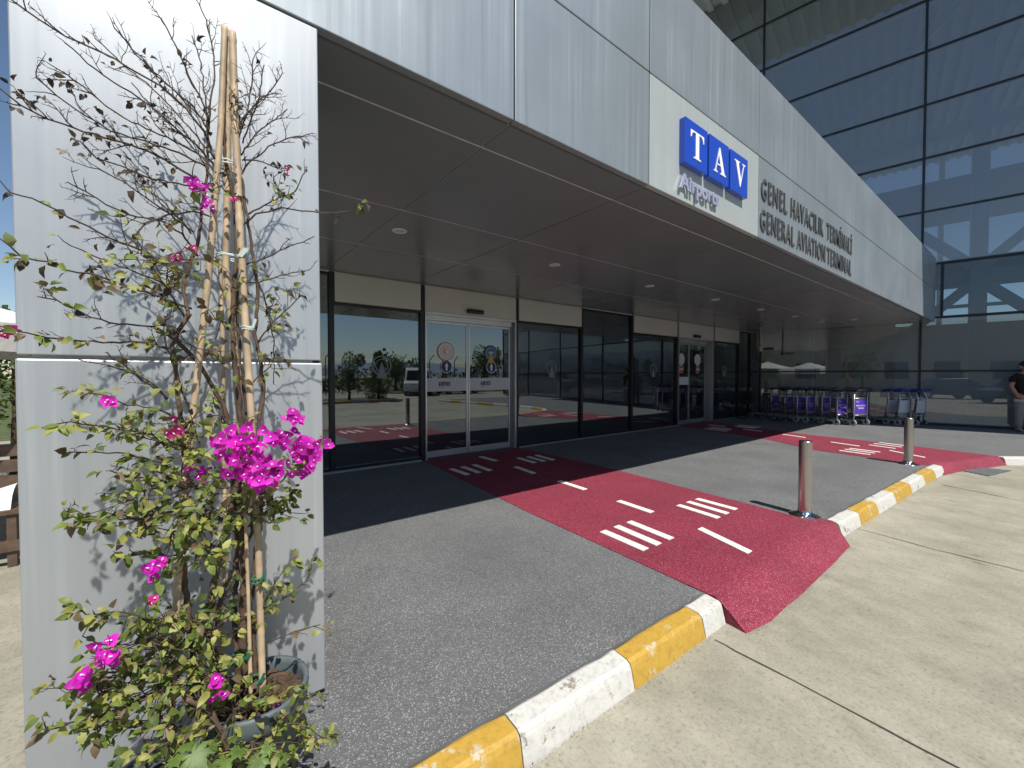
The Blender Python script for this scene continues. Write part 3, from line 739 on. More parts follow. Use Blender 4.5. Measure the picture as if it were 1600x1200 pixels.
# door sensors, downlights, cctv
for (x, lab) in ((4.08, 'small black motion sensor above the near sliding door with the blue arrows'), (11.86, 'small black motion sensor above the far sliding door with the red stickers')):
    s_ = MB(); s_.prism([(-.0,-.035),(.07,-.05),(.08,-.01),(.075,.03),(0,.035)], Vector((x-.16, G-.061, 2.60)), Vector((0,-1,0)), Z, X, 0, .32)
    tag(s_.build('motion_sensor', M['black'], None, .006), lab, 'sensor', 'door motion sensors')
dl = [(1.75, 4.2), (3.98, 4.18), (6.2, 4.17), (8.35, 4.1), (10.45, 4.08), (12.4, 4.02), (14.2, 3.95), (14.35, 3.25)]
nm = ['nearest round ceiling downlight, beside the bare branch tip', 'second round ceiling downlight from the pillar', 'third round ceiling downlight from the pillar', 'fourth round ceiling downlight from the pillar',
      'fifth round ceiling downlight from the pillar', 'sixth round ceiling downlight from the pillar', 'farthest round ceiling downlight in the long row, above the carts', 'lone ceiling downlight set forward of the row near the hall glass']
for (x, y), lab in zip(dl, nm):
    r = empty('downlight', (x, y, ZS), lab, 'light', 'downlights in the canopy ceiling')
    MB().lathe([(.055, -.001), (.058, -.006), (.075, -.007), (.078, -.0015)], (x, y, ZS)).build('trim_ring', M['white_plastic'], r)
    MB().disc((x, y, ZS-.003), (0, 0, -1), .056).build('diffuser', M['lamp'], r)
c = ony(1188, 492, 5.6); cx_, cy_ = 14.25, 5.55
r = empty('security_camera', (cx_, cy_, ZS), 'small security camera hanging on a pole from the canopy corner', 'camera')
MB().tube([(cx_, cy_, ZS-.002), (cx_, cy_, ZS-.62)], .03, 10).build('pole', M['cream'], r)
MB().lathe([(.001, -.16), (.05, -.145), (.07, -.1), (.07, 0), (.001, .01)], (cx_, cy_, ZS-.62), 16).build('dome', M['cream'], r)
MB().fbox(Vector((cx_-.02, cy_-.1, ZS-.7)), Vector((.35,-.93,0)).normalized(), Vector((.93,.35,0)).normalized(), Z, (0,-.045,-.04), (.26,.045,.04)).build('camera_body', M['black'], r, .01)

# ------------------------------------------------------------------ signs on the fascia
S = empty('logo_sign', (3.8, YF, 3.36), 'three blue square boxes with white serif letters T A V over small chrome lettering', 'sign')
T_ = [(.02,.98),(.02,.72),(.07,.72),(.12,.86),(.22,.925),(.38,.93),(.38,.10),(.36,.055),(.24,.045),(.24,0),(.76,0),(.76,.045),(.64,.055),(.62,.10),(.62,.93),(.78,.925),(.88,.86),(.93,.72),(.98,.72),(.98,.98)]
V_ = [(0,1),(0,.955),(.09,.945),(.13,.90),(.50,-.02),(.55,-.02),(.86,.88),(.91,.945),(1,.955),(1,1),(.70,1),(.70,.955),(.80,.945),(.81,.88),(.60,.27),(.37,.90),(.385,.945),(.47,.955),(.47,1)]
def seriff(ch, O, w, h, parent, mt, ex):
    F_ = Vector((0, -1, 0)); mb = MB()
    if ch == 'T': mb.prism([(a*w, b*h) for a, b in T_], O, X, Z, F_, 0, ex)
    if ch == 'V': mb.prism([(a*w, b*h) for a, b in V_], O, X, Z, F_, 0, ex)
    if ch == 'A':
        fl = lambda L: [(a*w, (1-b)*h) for a, b in L]
        mb.prism(fl([(1-a, b) for a, b in V_]), O, X, Z, F_, 0, ex)
        mb.prism([(.285*w,.31*h),(.60*w,.31*h),(.62*w,.36*h),(.27*w,.36*h)][::1], O+F_*.0005, X, Z, F_, 0, ex)
    return mb.build('letter', mt, parent)
bxs = [3.357, 3.770, 4.184]
for k, (ch, x) in enumerate(zip('TAV', bxs)):
    w_ = .380; z0, z1 = 3.273, 3.660
    bo = MB().box((x, YF-.055, z0), (x+w_, YF-.001, z1)).build('letter_box', M['blue'], S, .003)
    seriff(ch, Vector((x+.078, YF-.056, z0+.074)), .234, .237, bo, M['white'], .005)
aw = text_width('Airports', .18, .005)
text_islands('Airports', .18, .016, M['silver'], S, Vector((3.335, YF-.019, 3.065)), X, Z, sx=.683/aw, name='letter', bold=.005)
LS = empty('lettering_sign', (6.6, YF, 3.35), 'two lines of raised grey metal lettering naming the terminal, right of the blue boxes', 'sign')
for (body, z, pa, pb) in (('GENEL', 3.41, 1190.5, 1230), ('HAVACILIK', 3.41, 1237, 1287), ('TERM\u0130NAL\u0130', 3.41, 1294, 1332.5), ('GENERAL', 3.065, 1189.5, 1242), ('AVIATION', 3.065, 1248, 1291), ('TERMINAL', 3.065, 1295, 1332)):
    xa, xb = ony(pa, 330, YF-.02).x, ony(pb, 380, YF-.02).x; ww = text_width(body, .335, 0, 1.2)
    text_islands(body, .335, .013, M['letter'], LS, Vector((xa, YF-.001, z)), X, Z, sx=(xb-xa)/ww, name='letter', bold=.003, space=1.2)

# ------------------------------------------------------------------ glass hall
H = empty('glass_hall', P0, 'tall glass curtain wall hall with dark mullions and steel bracing behind, right of the canopy', 'building')
HT = 15.31
US = [-14.4, -10.35, -6.3, -2.22, 1.85, 5.92, 9.99, 14.05]
zs_ = [.04, 1.565, 3.10, 4.64, 6.165, 7.70, 9.22, 10.75, 12.2, 13.75, HT]
for a, b in zip(US[:-1], US[1:]):
    for z0, z1 in zip(zs_[:-1], zs_[1:]):
        clear = (a == -2.22 and abs(z0-3.10) < .01)
        p = MB().fbox(P0, D, N, Z, (a+.002, 0, z0+.002), (b-.002, .014, z1-.002))
        tx, tz = random.uniform(-.009, .009), random.uniform(-.006, .006)
        for v_ in p.v: uu = ((v_-P0).dot(D)-a)/(b-a)-.5; ww_ = (v_.z-z0)/(z1-z0)-.5; v_ += N*(.012+uu*tx+ww_*tz)
        p.build('window_pane', M['glass_clear'] if clear else M['glass_hall'], H)
for u in US: MB().fbox(P0, D, N, Z, (u-.028, -.03, 0), (u+.028, .12, HT)).build('mullion', DK, H)
for z in zs_[:-1]: MB().fbox(P0, D, N, Z, (US[0], -.02, z-.024), (US[-1], .10, z+.024)).build('transom', DK, H)
# thicker sash round the clear pane
mb = MB()
u0, u1 = -2.19, 1.46
mb.fbox(P0, D, N, Z, (u0, -.05, 3.06), (u1, -.021, 3.13)).fbox(P0, D, N, Z, (u0, -.05, 4.60), (u1, -.021, 4.66)).fbox(P0, D, N, Z, (u1-.06, -.05, 3.131), (u1, -.021, 4.599))
mb.build('window_sash', DK, H)
MB().fbox(P0, D, N, Z, (US[0], -.10, 0), (5.95, -.035, .035)).build('base_flashing', M['plinth'], H)
MB().fbox(P0, D, N, Z, (US[0]-.5, .2, -.1), (US[-1], 22, .02)).build('hall_floor', M['int_floor'])['kind'] = 'structure'
# roof with overhang and corrugated soffit
mb = MB().fbox(P0, D, N, Z, (US[0]-1, -4.6, HT+.10), (US[-1], 22, HT+.8)); mb.build('roof', M['hall_white'], H)
mb = MB(); k = US[0]-1
while k < US[-1]:
    mb.fbox(P0, D, N, Z, (k, -4.55, HT-.06), (k+.2, 21.9, HT+.099)); k += .5
mb.build('corrugated_ceiling', M['hall_white'], H)
# structure inside
cols_u = [-7.6, -3.5, .58, 4.7, 8.8, 12.6]
for u in cols_u: MB().fbox(P0, D, N, Z, (u-.17, 1.33, 0), (u+.17, 1.67, HT)).build('column', M['hall_steel'], H)
for z in (4.45, 9.0, 13.4): MB().fbox(P0, D, N, Z, (US[0], 1.7, z-.18), (US[-1], 1.95, z+.18)).build('beam', M['hall_steel'], H)
for z in (3.62,): MB().fbox(P0, D, N, Z, (US[0], 2.2, z-.05), (US[-1], 2.3, z+.05)).build('beam', M['hall_steel'], H)
for i, (a, b) in enumerate(zip(cols_u[:-1], cols_u[1:])):
    for (z0, z1) in ((.1, 4.3), (4.6, 8.8), (9.2, 13.2)):
        fl = (i + int(z0 > 4) + int(z0 > 9)) % 2
        p, q_ = (hallp(a, z0, 1.5), hallp(b, z1, 1.5)) if fl else (hallp(a, z1, 1.5), hallp(b, z0, 1.5))
        MB().beam(p, q_, .2, .26).build('brace', M['hall_steel'], H)
mb = MB()
for z in (5.3, 8.2): mb.fbox(P0, D, N, Z, (-13, 4.5, z), (14, 10, z+.25))
mb.build('mezzanine', M['hall_white'], H)
for u in (-12, -8, -4, 0, 4, 8, 12): MB().fbox(P0, D, N, Z, (u-.12, 20.8, 0), (u+.12, 21.2, HT)).build('column', M['hall_steel'], H)
MB().fbox(P0, D, N, Z, (2.3, 5.0, .03), (13, 5.2, 5.2)).build('partition', M['dark_wall'], H)
MB().fbox(P0, D, N, Z, (-14, 12.0, .03), (2.2, 12.2, 3.9)).build('partition', M['hall_steel'], H)
# flat speckled grey strip at the foot of the hall wall
p = MB().fbox(P0, D, N, Z, (-14, -.33, -.02), (5.9, -.11, .005)); p.build('wall_border', M['border'])['kind'] = 'structure'

# ------------------------------------------------------------------ bollards
def bollard(x, y, h, lab):
    r = empty('bollard', (x, y, 0), lab, 'bollard', 'steel bollards by the kerb')
    ra = .0585
    mb = MB().lathe([(ra, .03), (ra, h-.155)], (x, y, 0), 40); mb.lathe([(ra-.003, h-.155), (ra-.003, h-.15)], (x, y, 0), 40); mb.lathe([(ra, h-.15), (ra, h-.012)], (x, y, 0), 40)
    mb.build('post', M['steel'], r)
    MB().lathe([(ra, h-.012), (ra-.004, h-.003), (ra-.012, h), (.02, h-.001), (.0005, h)], (x, y, 0), 40).build('cap', M['steel'], r)
    MB().lathe([(ra+.001, .055), (ra+.006, .038), (ra+.03, .024), (.135, .008), (.140, .001)], (x, y, 0), 40).build('base_flange', M['chrome'], r)
    return r
b = onz(1257, 805); bollard(b.x, b.y, .775, 'near steel bollard standing beside the first red path at the kerb')
b = onz(1419, 725); bollard(b.x, b.y, .755, 'far steel bollard standing beside the second red path in front of the carts')

# ------------------------------------------------------------------ luggage carts
def make_cart(blue=False):
    """built at the origin, handle at -Y end, nose towards +Y"""
    name = 'luggage_cart'; r = empty(name)
    hh = 1.0; w2 = .27
    mb = MB()
    if blue:
        for s in (-1, 1):
            mb.tube([(s*w2, 0.05, .16), (s*w2, 0, .45), (s*w2, -.03, .75), (s*(w2-.02), .03, .95), (s*(w2-.05), .10, hh)], .017, 8)
            mb.build if False else None
    else:
        for s in (-1, 1): mb.tube([(s*w2, 0, .14), (s*w2, 0, hh-.02)], .016, 8)
    mb.tube([(-w2, 0, .78), (w2, 0, .78)], .010, 6).tube([(-w2, 0, .30), (w2, 0, .30)], .012, 6)
    mb.build('upright_frame', M['alu'], r)
    # base frame
    mb = MB()
    mb.tube([(-w2, 0, .14), (-w2+.03, .4, .13), (-.12, .86, .12), (.12, .86, .12), (w2-.03, .4, .13), (w2, 0, .14)], .016, 8)
    for yy in (.15, .35, .55): mb.tube([(-w2+.02+yy*.1, yy, .135), (w2-.02-yy*.1, yy, .135)], .009, 6)
    mb.build('base_frame', M['alu'], r)
    for (x, y) in ((-w2, .02), (w2, .02), (0, .80)):
        wh = MB(); wh.tube([(x-.02, y, .085), (x+.02, y, .085)], .085, 18).build('wheel', M['wheel_grey'], r)
        hub = MB().tube([(x-.023, y, .085), (x+.023, y, .085)], .035, 12).box((x-.028, y-.02, .07), (x-.022, y+.02, .15)).box((x+.022, y-.02, .07), (x+.028, y+.02, .15)); hub.build('wheel_fork', M['rubber'], r)
    # basket
    mb = MB()
    for z in (.80, .86, .92):
        mb.tube([(-w2+.02, .02, z), (-w2+.03, .20, z+.01), (w2-.03, .20, z+.01), (w2-.02, .02, z)], .004, 5)
    for k in range(9):
        x = -w2+.03+k*(2*w2-.06)/8; mb.tube([(x, .20, .93), (x, .19, .80), (x, .02, .79)], .003, 5)
    mb.build('basket', M['alu'], r)
    # handle
    hm = M['cart_blue'] if blue else M['black']
    mb = MB().tube([(-w2-.05, .0, hh-.01), (-w2, -.04, hh), (-.1, -.07, hh+.012), (.1, -.07, hh+.012), (w2, -.04, hh), (w2+.05, .0, hh-.01)], [.018, .032, .028, .028, .032, .018], 8)
    for s in (-1, 1): mb.tube([(s*w2, .14, hh-.02), (s*w2, -.02, hh+.005), (s*(w2+.02), -.12, hh+.02)], [.012, .03, .016], 8)
    if blue:
        for s in (-1, 1): mb.tube([(s*(w2-.05), .12, hh-.01), (s*w2, -.02, hh+.01), (s*(w2+.06), -.12, hh+.03)], [.03, .04, .02], 8)
    mb.build('handle', hm, r)
    # advertising panel
    if blue:
        MB().box((-w2+.03, .004, .36), (w2-.03, .014, .72)).build('side_panel', M['hall_steel'], r)
    else:
        sg = MB().box((-w2+.018, -.006, .34), (w2-.018, .006, .755)).build('sign_panel', M['purple'], r)
        MB().box((-w2+.018, -.008, .315), (w2-.018, .008, .338)).build('panel_rail', M['alu'], r)
        text_islands('TAV', .075, 0, M['frost'], sg, Vector((-.21, -.0075, .66)), X, Z, name='panel_lettering', bold=.001, split=False)
        text_islands('GENEL HAVACILIK', .047, 0, M['white'], sg, Vector((-.205, -.0075, .56)), X, Z, name='panel_lettering', bold=.001, split=False)
        text_islands('TERM\u0130NAL\u0130', .047, 0, M['white'], sg, Vector((-.115, -.0075, .485)), X, Z, name='panel_lettering', bold=.001, split=False)
    return r
proto = make_cart(False); protob = make_cart(True)
def put(i, pr, pos, heading, lab):
    o = pr if i == 0 else copy_tree(pr)
    o.location = pos; o.rotation_euler = (0, 0, R_(heading-90))
    return tag(o, lab, 'luggage cart', 'luggage carts parked by the hall glass')
# wheel contact under the left (near) upright is the measured pixel
spots = [((1284, 661.5), 84, 'last black handled luggage cart of the nested left row, nearest the sunlit pair'), ((1260, 660.5), 84, 'fourth black handled luggage cart of the nested left row'),
         ((1245, 659.5), 84, 'third black handled luggage cart of the nested left row'), ((1226, 657.5), 84, 'second black handled luggage cart of the nested left row'), ((1205, 655), 84, 'first black handled luggage cart of the nested left row, behind the bicycle wheel'),
         ((1308, 664.5), 80, 'black handled luggage cart with a narrow purple panel just left of the sunlit one'), ((1334, 665.5), 70, 'sunlit black handled luggage cart with the bright purple panel facing out')]
for i, (px, hd, lab) in enumerate(spots):
    p = onz(*px); h = R_(hd); right = Vector((math.sin(h), -math.cos(h), 0))
    p = p + right*.27; p.z = 0
    put(i, proto, p, hd, lab)
spb = [((1372, 659), 78, 'blue handled luggage cart standing closest to the sunlit purple panel'), ((1386, 663), 74, 'blue handled luggage cart second from the left'),
       ((1404, 665), 72, 'blue handled luggage cart standing left of the far bollard'), ((1432, 665.5), 78, 'rightmost blue handled luggage cart behind the far bollard')]
for i, (px, hd, lab) in enumerate(spb):
    p = onz(*px); h = R_(hd); right = Vector((math.sin(h), -math.cos(h), 0))
    p = p + right*.27; p.z = 0
    put(i, protob, p, hd, lab)

# bicycle parked in the corner
r = empty('bicycle', (14.45, 5.6, 0), 'dark bicycle with a small red reflector parked in the shade beside the carts', 'bicycle')
o0 = onz(1216, 657.5); fwd = Vector((-.10, 1, 0)).normalized(); wr = .31
w1 = Vector((o0.x-.1, o0.y, wr)); w2_ = w1 + fwd*1.02 - X*.0
sd = fwd.cross(Z)
for c in (w1, w2_):
    mb = MB(); ringp = [c + fwd*math.cos(2*math.pi*k/28)*wr + Z*math.sin(2*math.pi*k/28)*wr for k in range(29)]
    mb.tube(ringp, .022, 8, caps=False)
    for k in range(12):
        th = 2*math.pi*k/12; mb.tube([c, c + fwd*math.cos(th)*(wr-.02) + Z*math.sin(th)*(wr-.02)], .002, 4)
    mb.tube([c-sd*.04, c+sd*.04], .02, 8); mb.build('wheel', M['rubber'], r)
bb = w1 + fwd*.43 + Z*(-.03); st = bb - fwd*.12 + Z*.5; hd_ = w2_ - fwd*.22 + Z*.45
MB().tube([w1, bb, hd_, st, bb], .016, 8).tube([w1, st], .011, 6).tube([w2_, hd_, hd_+Z*.12-fwd*.03], .014, 8).build('frame', M['black'], r)
MB().tube([hd_+Z*.13-fwd*.03-sd*.28, hd_+Z*.15-fwd*.03, hd_+Z*.13-fwd*.03+sd*.28], .012, 8).build('handlebar', M['black'], r)
MB().sphere(st+Z*.06, .1, sc=(.8, 1.4, .35)).build('saddle', M['black'], r)
MB().sphere(w1+Z*.42-fwd*.05, .03).build('reflector', M['red_ns'], r)

# ------------------------------------------------------------------ person by the hall wall
def skinned(name, mt, parent, pts, edges, root=0, sub=2):
    me = bpy.data.meshes.new(name); off = wloc(parent) if parent else Vector((0, 0, 0))
    me.from_pydata([tuple(Vector(p[0]) - off) for p in pts], edges, []); me.materials.append(mt)
    o = bpy.data.objects.new(name, me); COL.objects.link(o)
    if parent: o.parent = parent
    sk = o.modifiers.new('skin', 'SKIN'); sk.use_smooth_shade = True
    for i, p in enumerate(pts):
        r_ = p[1] if isinstance(p[1], tuple) else (p[1], p[1])
        me.skin_vertices[0].data[i].radius = r_
        me.skin_vertices[0].data[i].use_root = (i == root)
    ss = o.modifiers.new('sub', 'SUBSURF'); ss.levels = sub; ss.render_levels = sub
    return o
pc = hallp(-.07, 0, -.30)
fa = math.atan2(-.55, -.84)      # facing towards the driveway, a little to the camera
pf = Vector((math.cos(fa), math.sin(fa), 0)); pr_ = Vector((pf.y, -pf.x, 0))     # pr_ = person's right
def PP(r, f, z): return pc + pr_*r + pf*f + Z*z
PE = empty('person', pc, 'person in black polo shirt and beige trousers holding white papers beside the hall glass', 'person')
body = [(PP(0,0,.95), .125), (PP(0,.01,1.12), .13), (PP(0,0,1.30), .135), (PP(0,-.01,1.43), .10), (PP(0,0,1.52), .06), (PP(0,.02,1.60), .07),
        (PP(0,.03,1.68), .092), (PP(0,.01,1.755), .06),
        (PP(.19,-.01,1.42), .065), (PP(.265,-.01,1.16), .048), (PP(.22,.12,.93), .036), (PP(.20,.16,.86), .032),
        (PP(-.19,-.01,1.42), .065), (PP(-.265,-.01,1.16), .048), (PP(-.24,.08,.93), .036), (PP(-.23,.1,.86), .032),
        (PP(.10,0,.88), .11), (PP(.115,.02,.50), .075), (PP(.12,-.01,.12), .048), (PP(.125,.10,.04), .035),
        (PP(-.10,0,.88), .11), (PP(-.115,.02,.50), .075), (PP(-.12,-.01,.12), .048), (PP(-.125,.10,.04), .035)]
edg = [(0,1),(1,2),(2,3),(3,4),(4,5),(5,6),(6,7),(3,8),(8,9),(9,10),(10,11),(3,12),(12,13),(13,14),(14,15),(0,16),(16,17),(17,18),(18,19),(0,20),(20,21),(21,22),(22,23)]
skinned('body', M['skin'], PE, body, edg)
for s, base in ((1, PP(.20,.17,.85)), (-1, PP(-.23,.11,.85))):
    for k in range(4):
        sp = (k-1.5)*.02; L = [.075, .085, .08, .065][k]
        o_ = base + pr_*s*.005 + pf*sp
        skinned('finger', M['skin'], PE, [(o_+Z*.01, .010), (o_-Z*L*.5-pr_*s*.012, .009), (o_-Z*L-pr_*s*.035, .0075)], [(0,1),(1,2)], sub=1)
    o_ = base+pf*.035; skinned('thumb', M['skin'], PE, [(o_+Z*.03, .011), (o_+pf*.02, .010), (o_+pf*.03-Z*.03-pr_*s*.01, .008)], [(0,1),(1,2)], sub=1)
shirt = [(PP(0,.0,.86), (.175,.145)), (PP(0,.02,1.08), (.20,.175)), (PP(0,.01,1.28), (.20,.16)), (PP(0,-.01,1.42), (.15,.11)), (PP(0,0,1.49), .075),
         (PP(.20,-.01,1.42), .085), (PP(.255,-.01,1.25), .078), (PP(-.20,-.01,1.42), .085), (PP(-.255,-.01,1.25), .078)]
skinned('polo_shirt', M['shirt'], PE, shirt, [(0,1),(1,2),(2,3),(3,4),(3,5),(5,6),(3,7),(7,8)])
tr = [(PP(0,0,.93), (.175,.145)), (PP(.10,0,.80), .118), (PP(.115,.02,.48), .092), (PP(.12,0,.09), .082), (PP(-.10,0,.80), .118), (PP(-.115,.02,.48), .092), (PP(-.12,0,.09), .082)]
skinned('trousers', M['trousers'], PE, tr, [(0,1),(1,2),(2,3),(0,4),(4,5),(5,6)])
for s in (1, -1):
    skinned('shoe', M['shoe'], PE, [(PP(.125*s,-.06,.045), .045), (PP(.13*s,.05,.045), .046), (PP(.135*s,.17,.035), .034)], [(0,1),(1,2)])
MB().sphere(PP(0,.0,1.715), .108, 16, 10, sc=(.92, .98, 1.0)).build('hair', M['hair'], PE)
MB().sphere(PP(0,.055,1.655), .088, 16, 10, sc=(.85, .85, 1.15)).sphere(PP(0,.135,1.655), .016, 8, 6).build('face', M['skin'], PE)
for s in (1, -1):
    MB().sphere(PP(.032*s,.125,1.675), .011, 8, 6).build('eye', M['hair'], PE)
    MB().sphere(PP(.095*s,.02,1.655), .03, 8, 6, sc=(.5, .8, 1.1)).build('ear', M['skin'], PE)
MB().tube([PP(-.028,.128,1.61), PP(0,.135,1.608), PP(.028,.128,1.61)], .006, 6).build('mouth', M['seal_red'], PE)
MB().tube([PP(.07,.04,1.48), PP(.05,.15,1.38), PP(0,.19,1.22)], .005, 5).tube([PP(-.07,.04,1.48), PP(-.05,.15,1.38), PP(0,.19,1.22)], .005, 5).build('lanyard', M['navy'], PE)
MB().fbox(PP(0,.2,1.14), pr_, pf, Z, (-.035,0,-.045), (.035,.004,.045)).build('id_badge', M['white'], PE)
tag(MB().fbox(PP(.20,.10,.80), pf, pr_, Z, (-.10,-.004,-.03), (.20,.004,.035)).build('paper_sheets', M['white']), 'folded white papers held low in the hand of the person in black', 'papers')

# ------------------------------------------------------------------ things inside the terminal, seen through the glass
def qpost(x, y, lab):
    r = empty('queue_post', (x, y, 0), lab, 'queue post', 'chrome queue posts inside')
    MB().tube([(x, y, .02), (x, y, .98)], .03, 16).build('post', M['chrome'], r)
    MB().lathe([(.001, .03), (.12, .025), (.17, .008), (.17, .0)], (x, y, 0), 28).build('base', M['chrome'], r)
    MB().tube([(x, y, .93), (x, y, 1.0)], .038, 16).build('belt_head', M['black'], r)
qpost(2.62, 7.3, 'chrome queue post inside behind the left fixed pane'); qpost(3.72, 7.5, 'chrome queue post inside behind the left door leaf'); qpost(4.55, 7.9, 'chrome queue post inside near the middle of the door'); qpost(5.7, 7.3, 'chrome queue post inside behind the pane right of the door')
r = empty('bench', (1.9, 7.6, 0), 'pale bench rail inside behind the leftmost wide pane', 'bench')
MB().box((1.75, 7.5, .42), (2.75, 7.9, .47)).build('seat', M['white_plastic'], r)
for x in (1.8, 2.7): MB().box((x-.02, 7.52, 0), (x+.02, 7.88, .42)).build('leg', M['alu'], r)
for k, (x, y, rr, hh_, m_) in enumerate([(7.3, 6.95, .09, .16, 'white_plastic'), (7.62, 7.05, .13, .26, 'terra'), (7.92, 6.95, .13, .2, 'terra'), (8.2, 7.0, .12, .22, 'terra'), (8.42, 6.9, .1, .2, 'white_plastic')]):
    lab = ['small white plant pot on the floor inside, at the left end of the row', 'tall terracotta plant pot inside the full height pane', 'middle terracotta plant pot inside the full height pane', 'terracotta plant pot beside the cream one inside', 'cream plant pot at the right end of the row inside'][k]
    r = empty('potted_plant', (x, y, 0), lab, 'potted plant', 'indoor potted plants')
    MB().lathe([(.001, .0), (rr*.7, 0), (rr, hh_), (rr*.9, hh_), (rr*.85, hh_-.03), (.001, hh_-.03)], (x, y, 0), 20).build('pot', M[m_], r)
    lf = MB()
    for j in range(30 if k != 2 else 140):
        a_ = random.uniform(0, 6.28); hq = random.uniform(.03, .35) if k != 2 else random.uniform(.05, 1.9)
        rr2 = random.uniform(.02, .16); c = Vector((x+math.cos(a_)*rr2, y+math.sin(a_)*rr2, hh_+hq)); dv_ = Vector((math.cos(a_), math.sin(a_), random.uniform(-.6, .6))).normalized()*.1; s_ = dv_.cross(Z).normalized()*.03
        lf.add([c, c+dv_*.5+s_, c+dv_, c+dv_*.5-s_], [(0,1,2,3)])
    lf.tube([(x, y, hh_-.03), (x+.02, y, hh_+(.3 if k != 2 else 1.9))], .008, 6, mi=1)
    lf.build('foliage', [M['leafbig'], M['bark']], r, fixn=False)

# ------------------------------------------------------------------ left of the pillar: side terrace seen in the sliver
r = empty('parasol', (-2.1, 5.3, 0), 'large white canvas parasol beyond the left edge of the pillar', 'parasol', 'white parasols on the side terrace')
def parasol(r, x, y, h=2.35, s=1.5):
    mb = MB(); n = 8; ring = [(s*math.cos(R_(22.5+45*k)), s*math.sin(R_(22.5+45*k))) for k in range(n)]
    vs = [(x, y, h)] + [(x+a*.6, y+b_*.6, h-.30) for a, b_ in ring] + [(x+a, y+b_, h-.5) for a, b_ in ring] + [(x+a, y+b_, h-.72) for a, b_ in ring]
    fs = [(0, 1+k, 1+(k+1) % n) for k in range(n)] + [(1+k, 9+k, 9+(k+1) % n, 1+(k+1) % n) for k in range(n)] + [(9+k, 17+k, 17+(k+1) % n, 9+(k+1) % n) for k in range(n)]
    mb.add(vs, fs); c = mb.build('canopy', M['canvas'], r); sd = c.modifiers.new('thick', 'SOLIDIFY'); sd.thickness = .004
    MB().tube([(x, y, 0), (x, y, h+.05)], .025, 10).build('pole', M['wood'], r)
    MB().lathe([(.001, .12), (.2, .1), (.24, .0)], (x, y, 0), 20).build('base', M['plinth'], r)
parasol(r, -2.35, 5.9, 2.35, 1.75)
r = empty('parasol', (-5.5, 3.2, 0), 'white canvas parasol farther left on the side terrace', 'parasol', 'white parasols on the side terrace'); parasol(r, -5.5, 3.2)
def bench(x0, x1, y, lab):
    r = empty('slatted_bench', ((x0+x1)/2, y, 0), lab, 'bench')
    for k in range(4): MB().box((x0, y+k*.11, .40), (x1, y+k*.11+.09, .43)).build('seat_slat', M['wood'], r)
    for k in range(3): MB().box((x0, y+.47, .52+k*.13), (x1, y+.50, .62+k*.13)).build('back_slat', M['wood'], r)
    for x in (x0+.1, x1-.14):
        MB().box((x, y+.02, 0), (x+.05, y+.07, .399)).build('leg', M['wood'], r); MB().box((x, y+.40, 0), (x+.05, y+.46, .9)).build('leg', M['wood'], r)
    MB().box((x0, y+.0, .12), (x1, y+.03, .2)).build('stretcher', M['wood'], r)
bench(-3.2, -.98, 4.75, 'brown slatted wooden bench beyond the left edge of the pillar')
# folded cloth cushion on the bench
mb = MB(); nx, ny = 14, 8; vs = []
for j in range(ny+1):
    for i in range(nx+1):
        vs.append(Vector((-3.0+1.9*i/nx, 4.78+.36*j/ny, .432+.22*math.sin(math.pi*j/ny)**.6*(.75+.25*math.sin(i*.9)))))
mb.add(vs, [[j*(nx+1)+i, j*(nx+1)+i+1, (j+1)*(nx+1)+i+1, (j+1)*(nx+1)+i] for j in range(ny) for i in range(nx)], 0, True)
mb.add([(-3.0, 4.78, .4315), (-1.1, 4.78, .4315), (-1.1, 5.14, .4315), (-3.0, 5.14, .4315)], [(0,1,2,3)])
tag(mb.build('bench_cushion', M['canvas']), 'pale draped cushion lying on the slatted bench', 'cushion')

def blob_tree(name, x, y, h, r_, lab, cat, group, conifer=False, n=900, z0=DZ, trunk_h=.3, kind=None, leafs=('leaf3', 'leaf1')):
    root = empty(name, (x, y, z0), lab, cat, group)
    MB().tube([(x, y, z0), (x+.03, y, z0+h*.45), (x, y+.02, z0+h*.85)], [r_*.09, r_*.06, r_*.02], 8).build('trunk', M['bark'], root)
    mb = MB(); cl = []
    for k in range(18):
        t = random.random()
        if conifer: rr = r_*(1-t)*.9; zc = z0+h*(.08+.9*t)
        else: zc = z0+h*(trunk_h+(1-trunk_h)*random.uniform(.1, .9)); rr = r_*math.sqrt(max(0.05, 1-((zc-z0)/h*2-1.3)**2*.8))*.75
        a_ = random.uniform(0, 6.28); q = random.uniform(.1, 1)
        cl.append((Vector((x+math.cos(a_)*rr*q, y+math.sin(a_)*rr*q, zc)), r_*random.uniform(.2, .42)*(1.1-t*.6 if conifer else 1)))
    for k in range(n):
        c, rr = random.choice(cl); v = Vector((random.gauss(0, 1), random.gauss(0, 1), random.gauss(0, 1))).normalized()*rr*random.uniform(.5, 1.05)
        p = c+v; L = r_*random.uniform(.06, .13); dv_ = (v.normalized()+Vector((random.uniform(-.8,.8), random.uniform(-.8,.8), random.uniform(-.5,.9)))).normalized()*L
        s_ = dv_.cross(Vector((random.random(), random.random(), random.random()))).normalized()*L*.35
        mb.add([p, p+dv_*.5+s_, p+dv_, p+dv_*.5-s_], [(0,1,2,3)], random.random() < .35)
    mb.build('crown', [M[leafs[0]], M[leafs[1]]], root, fixn=False)
    return root
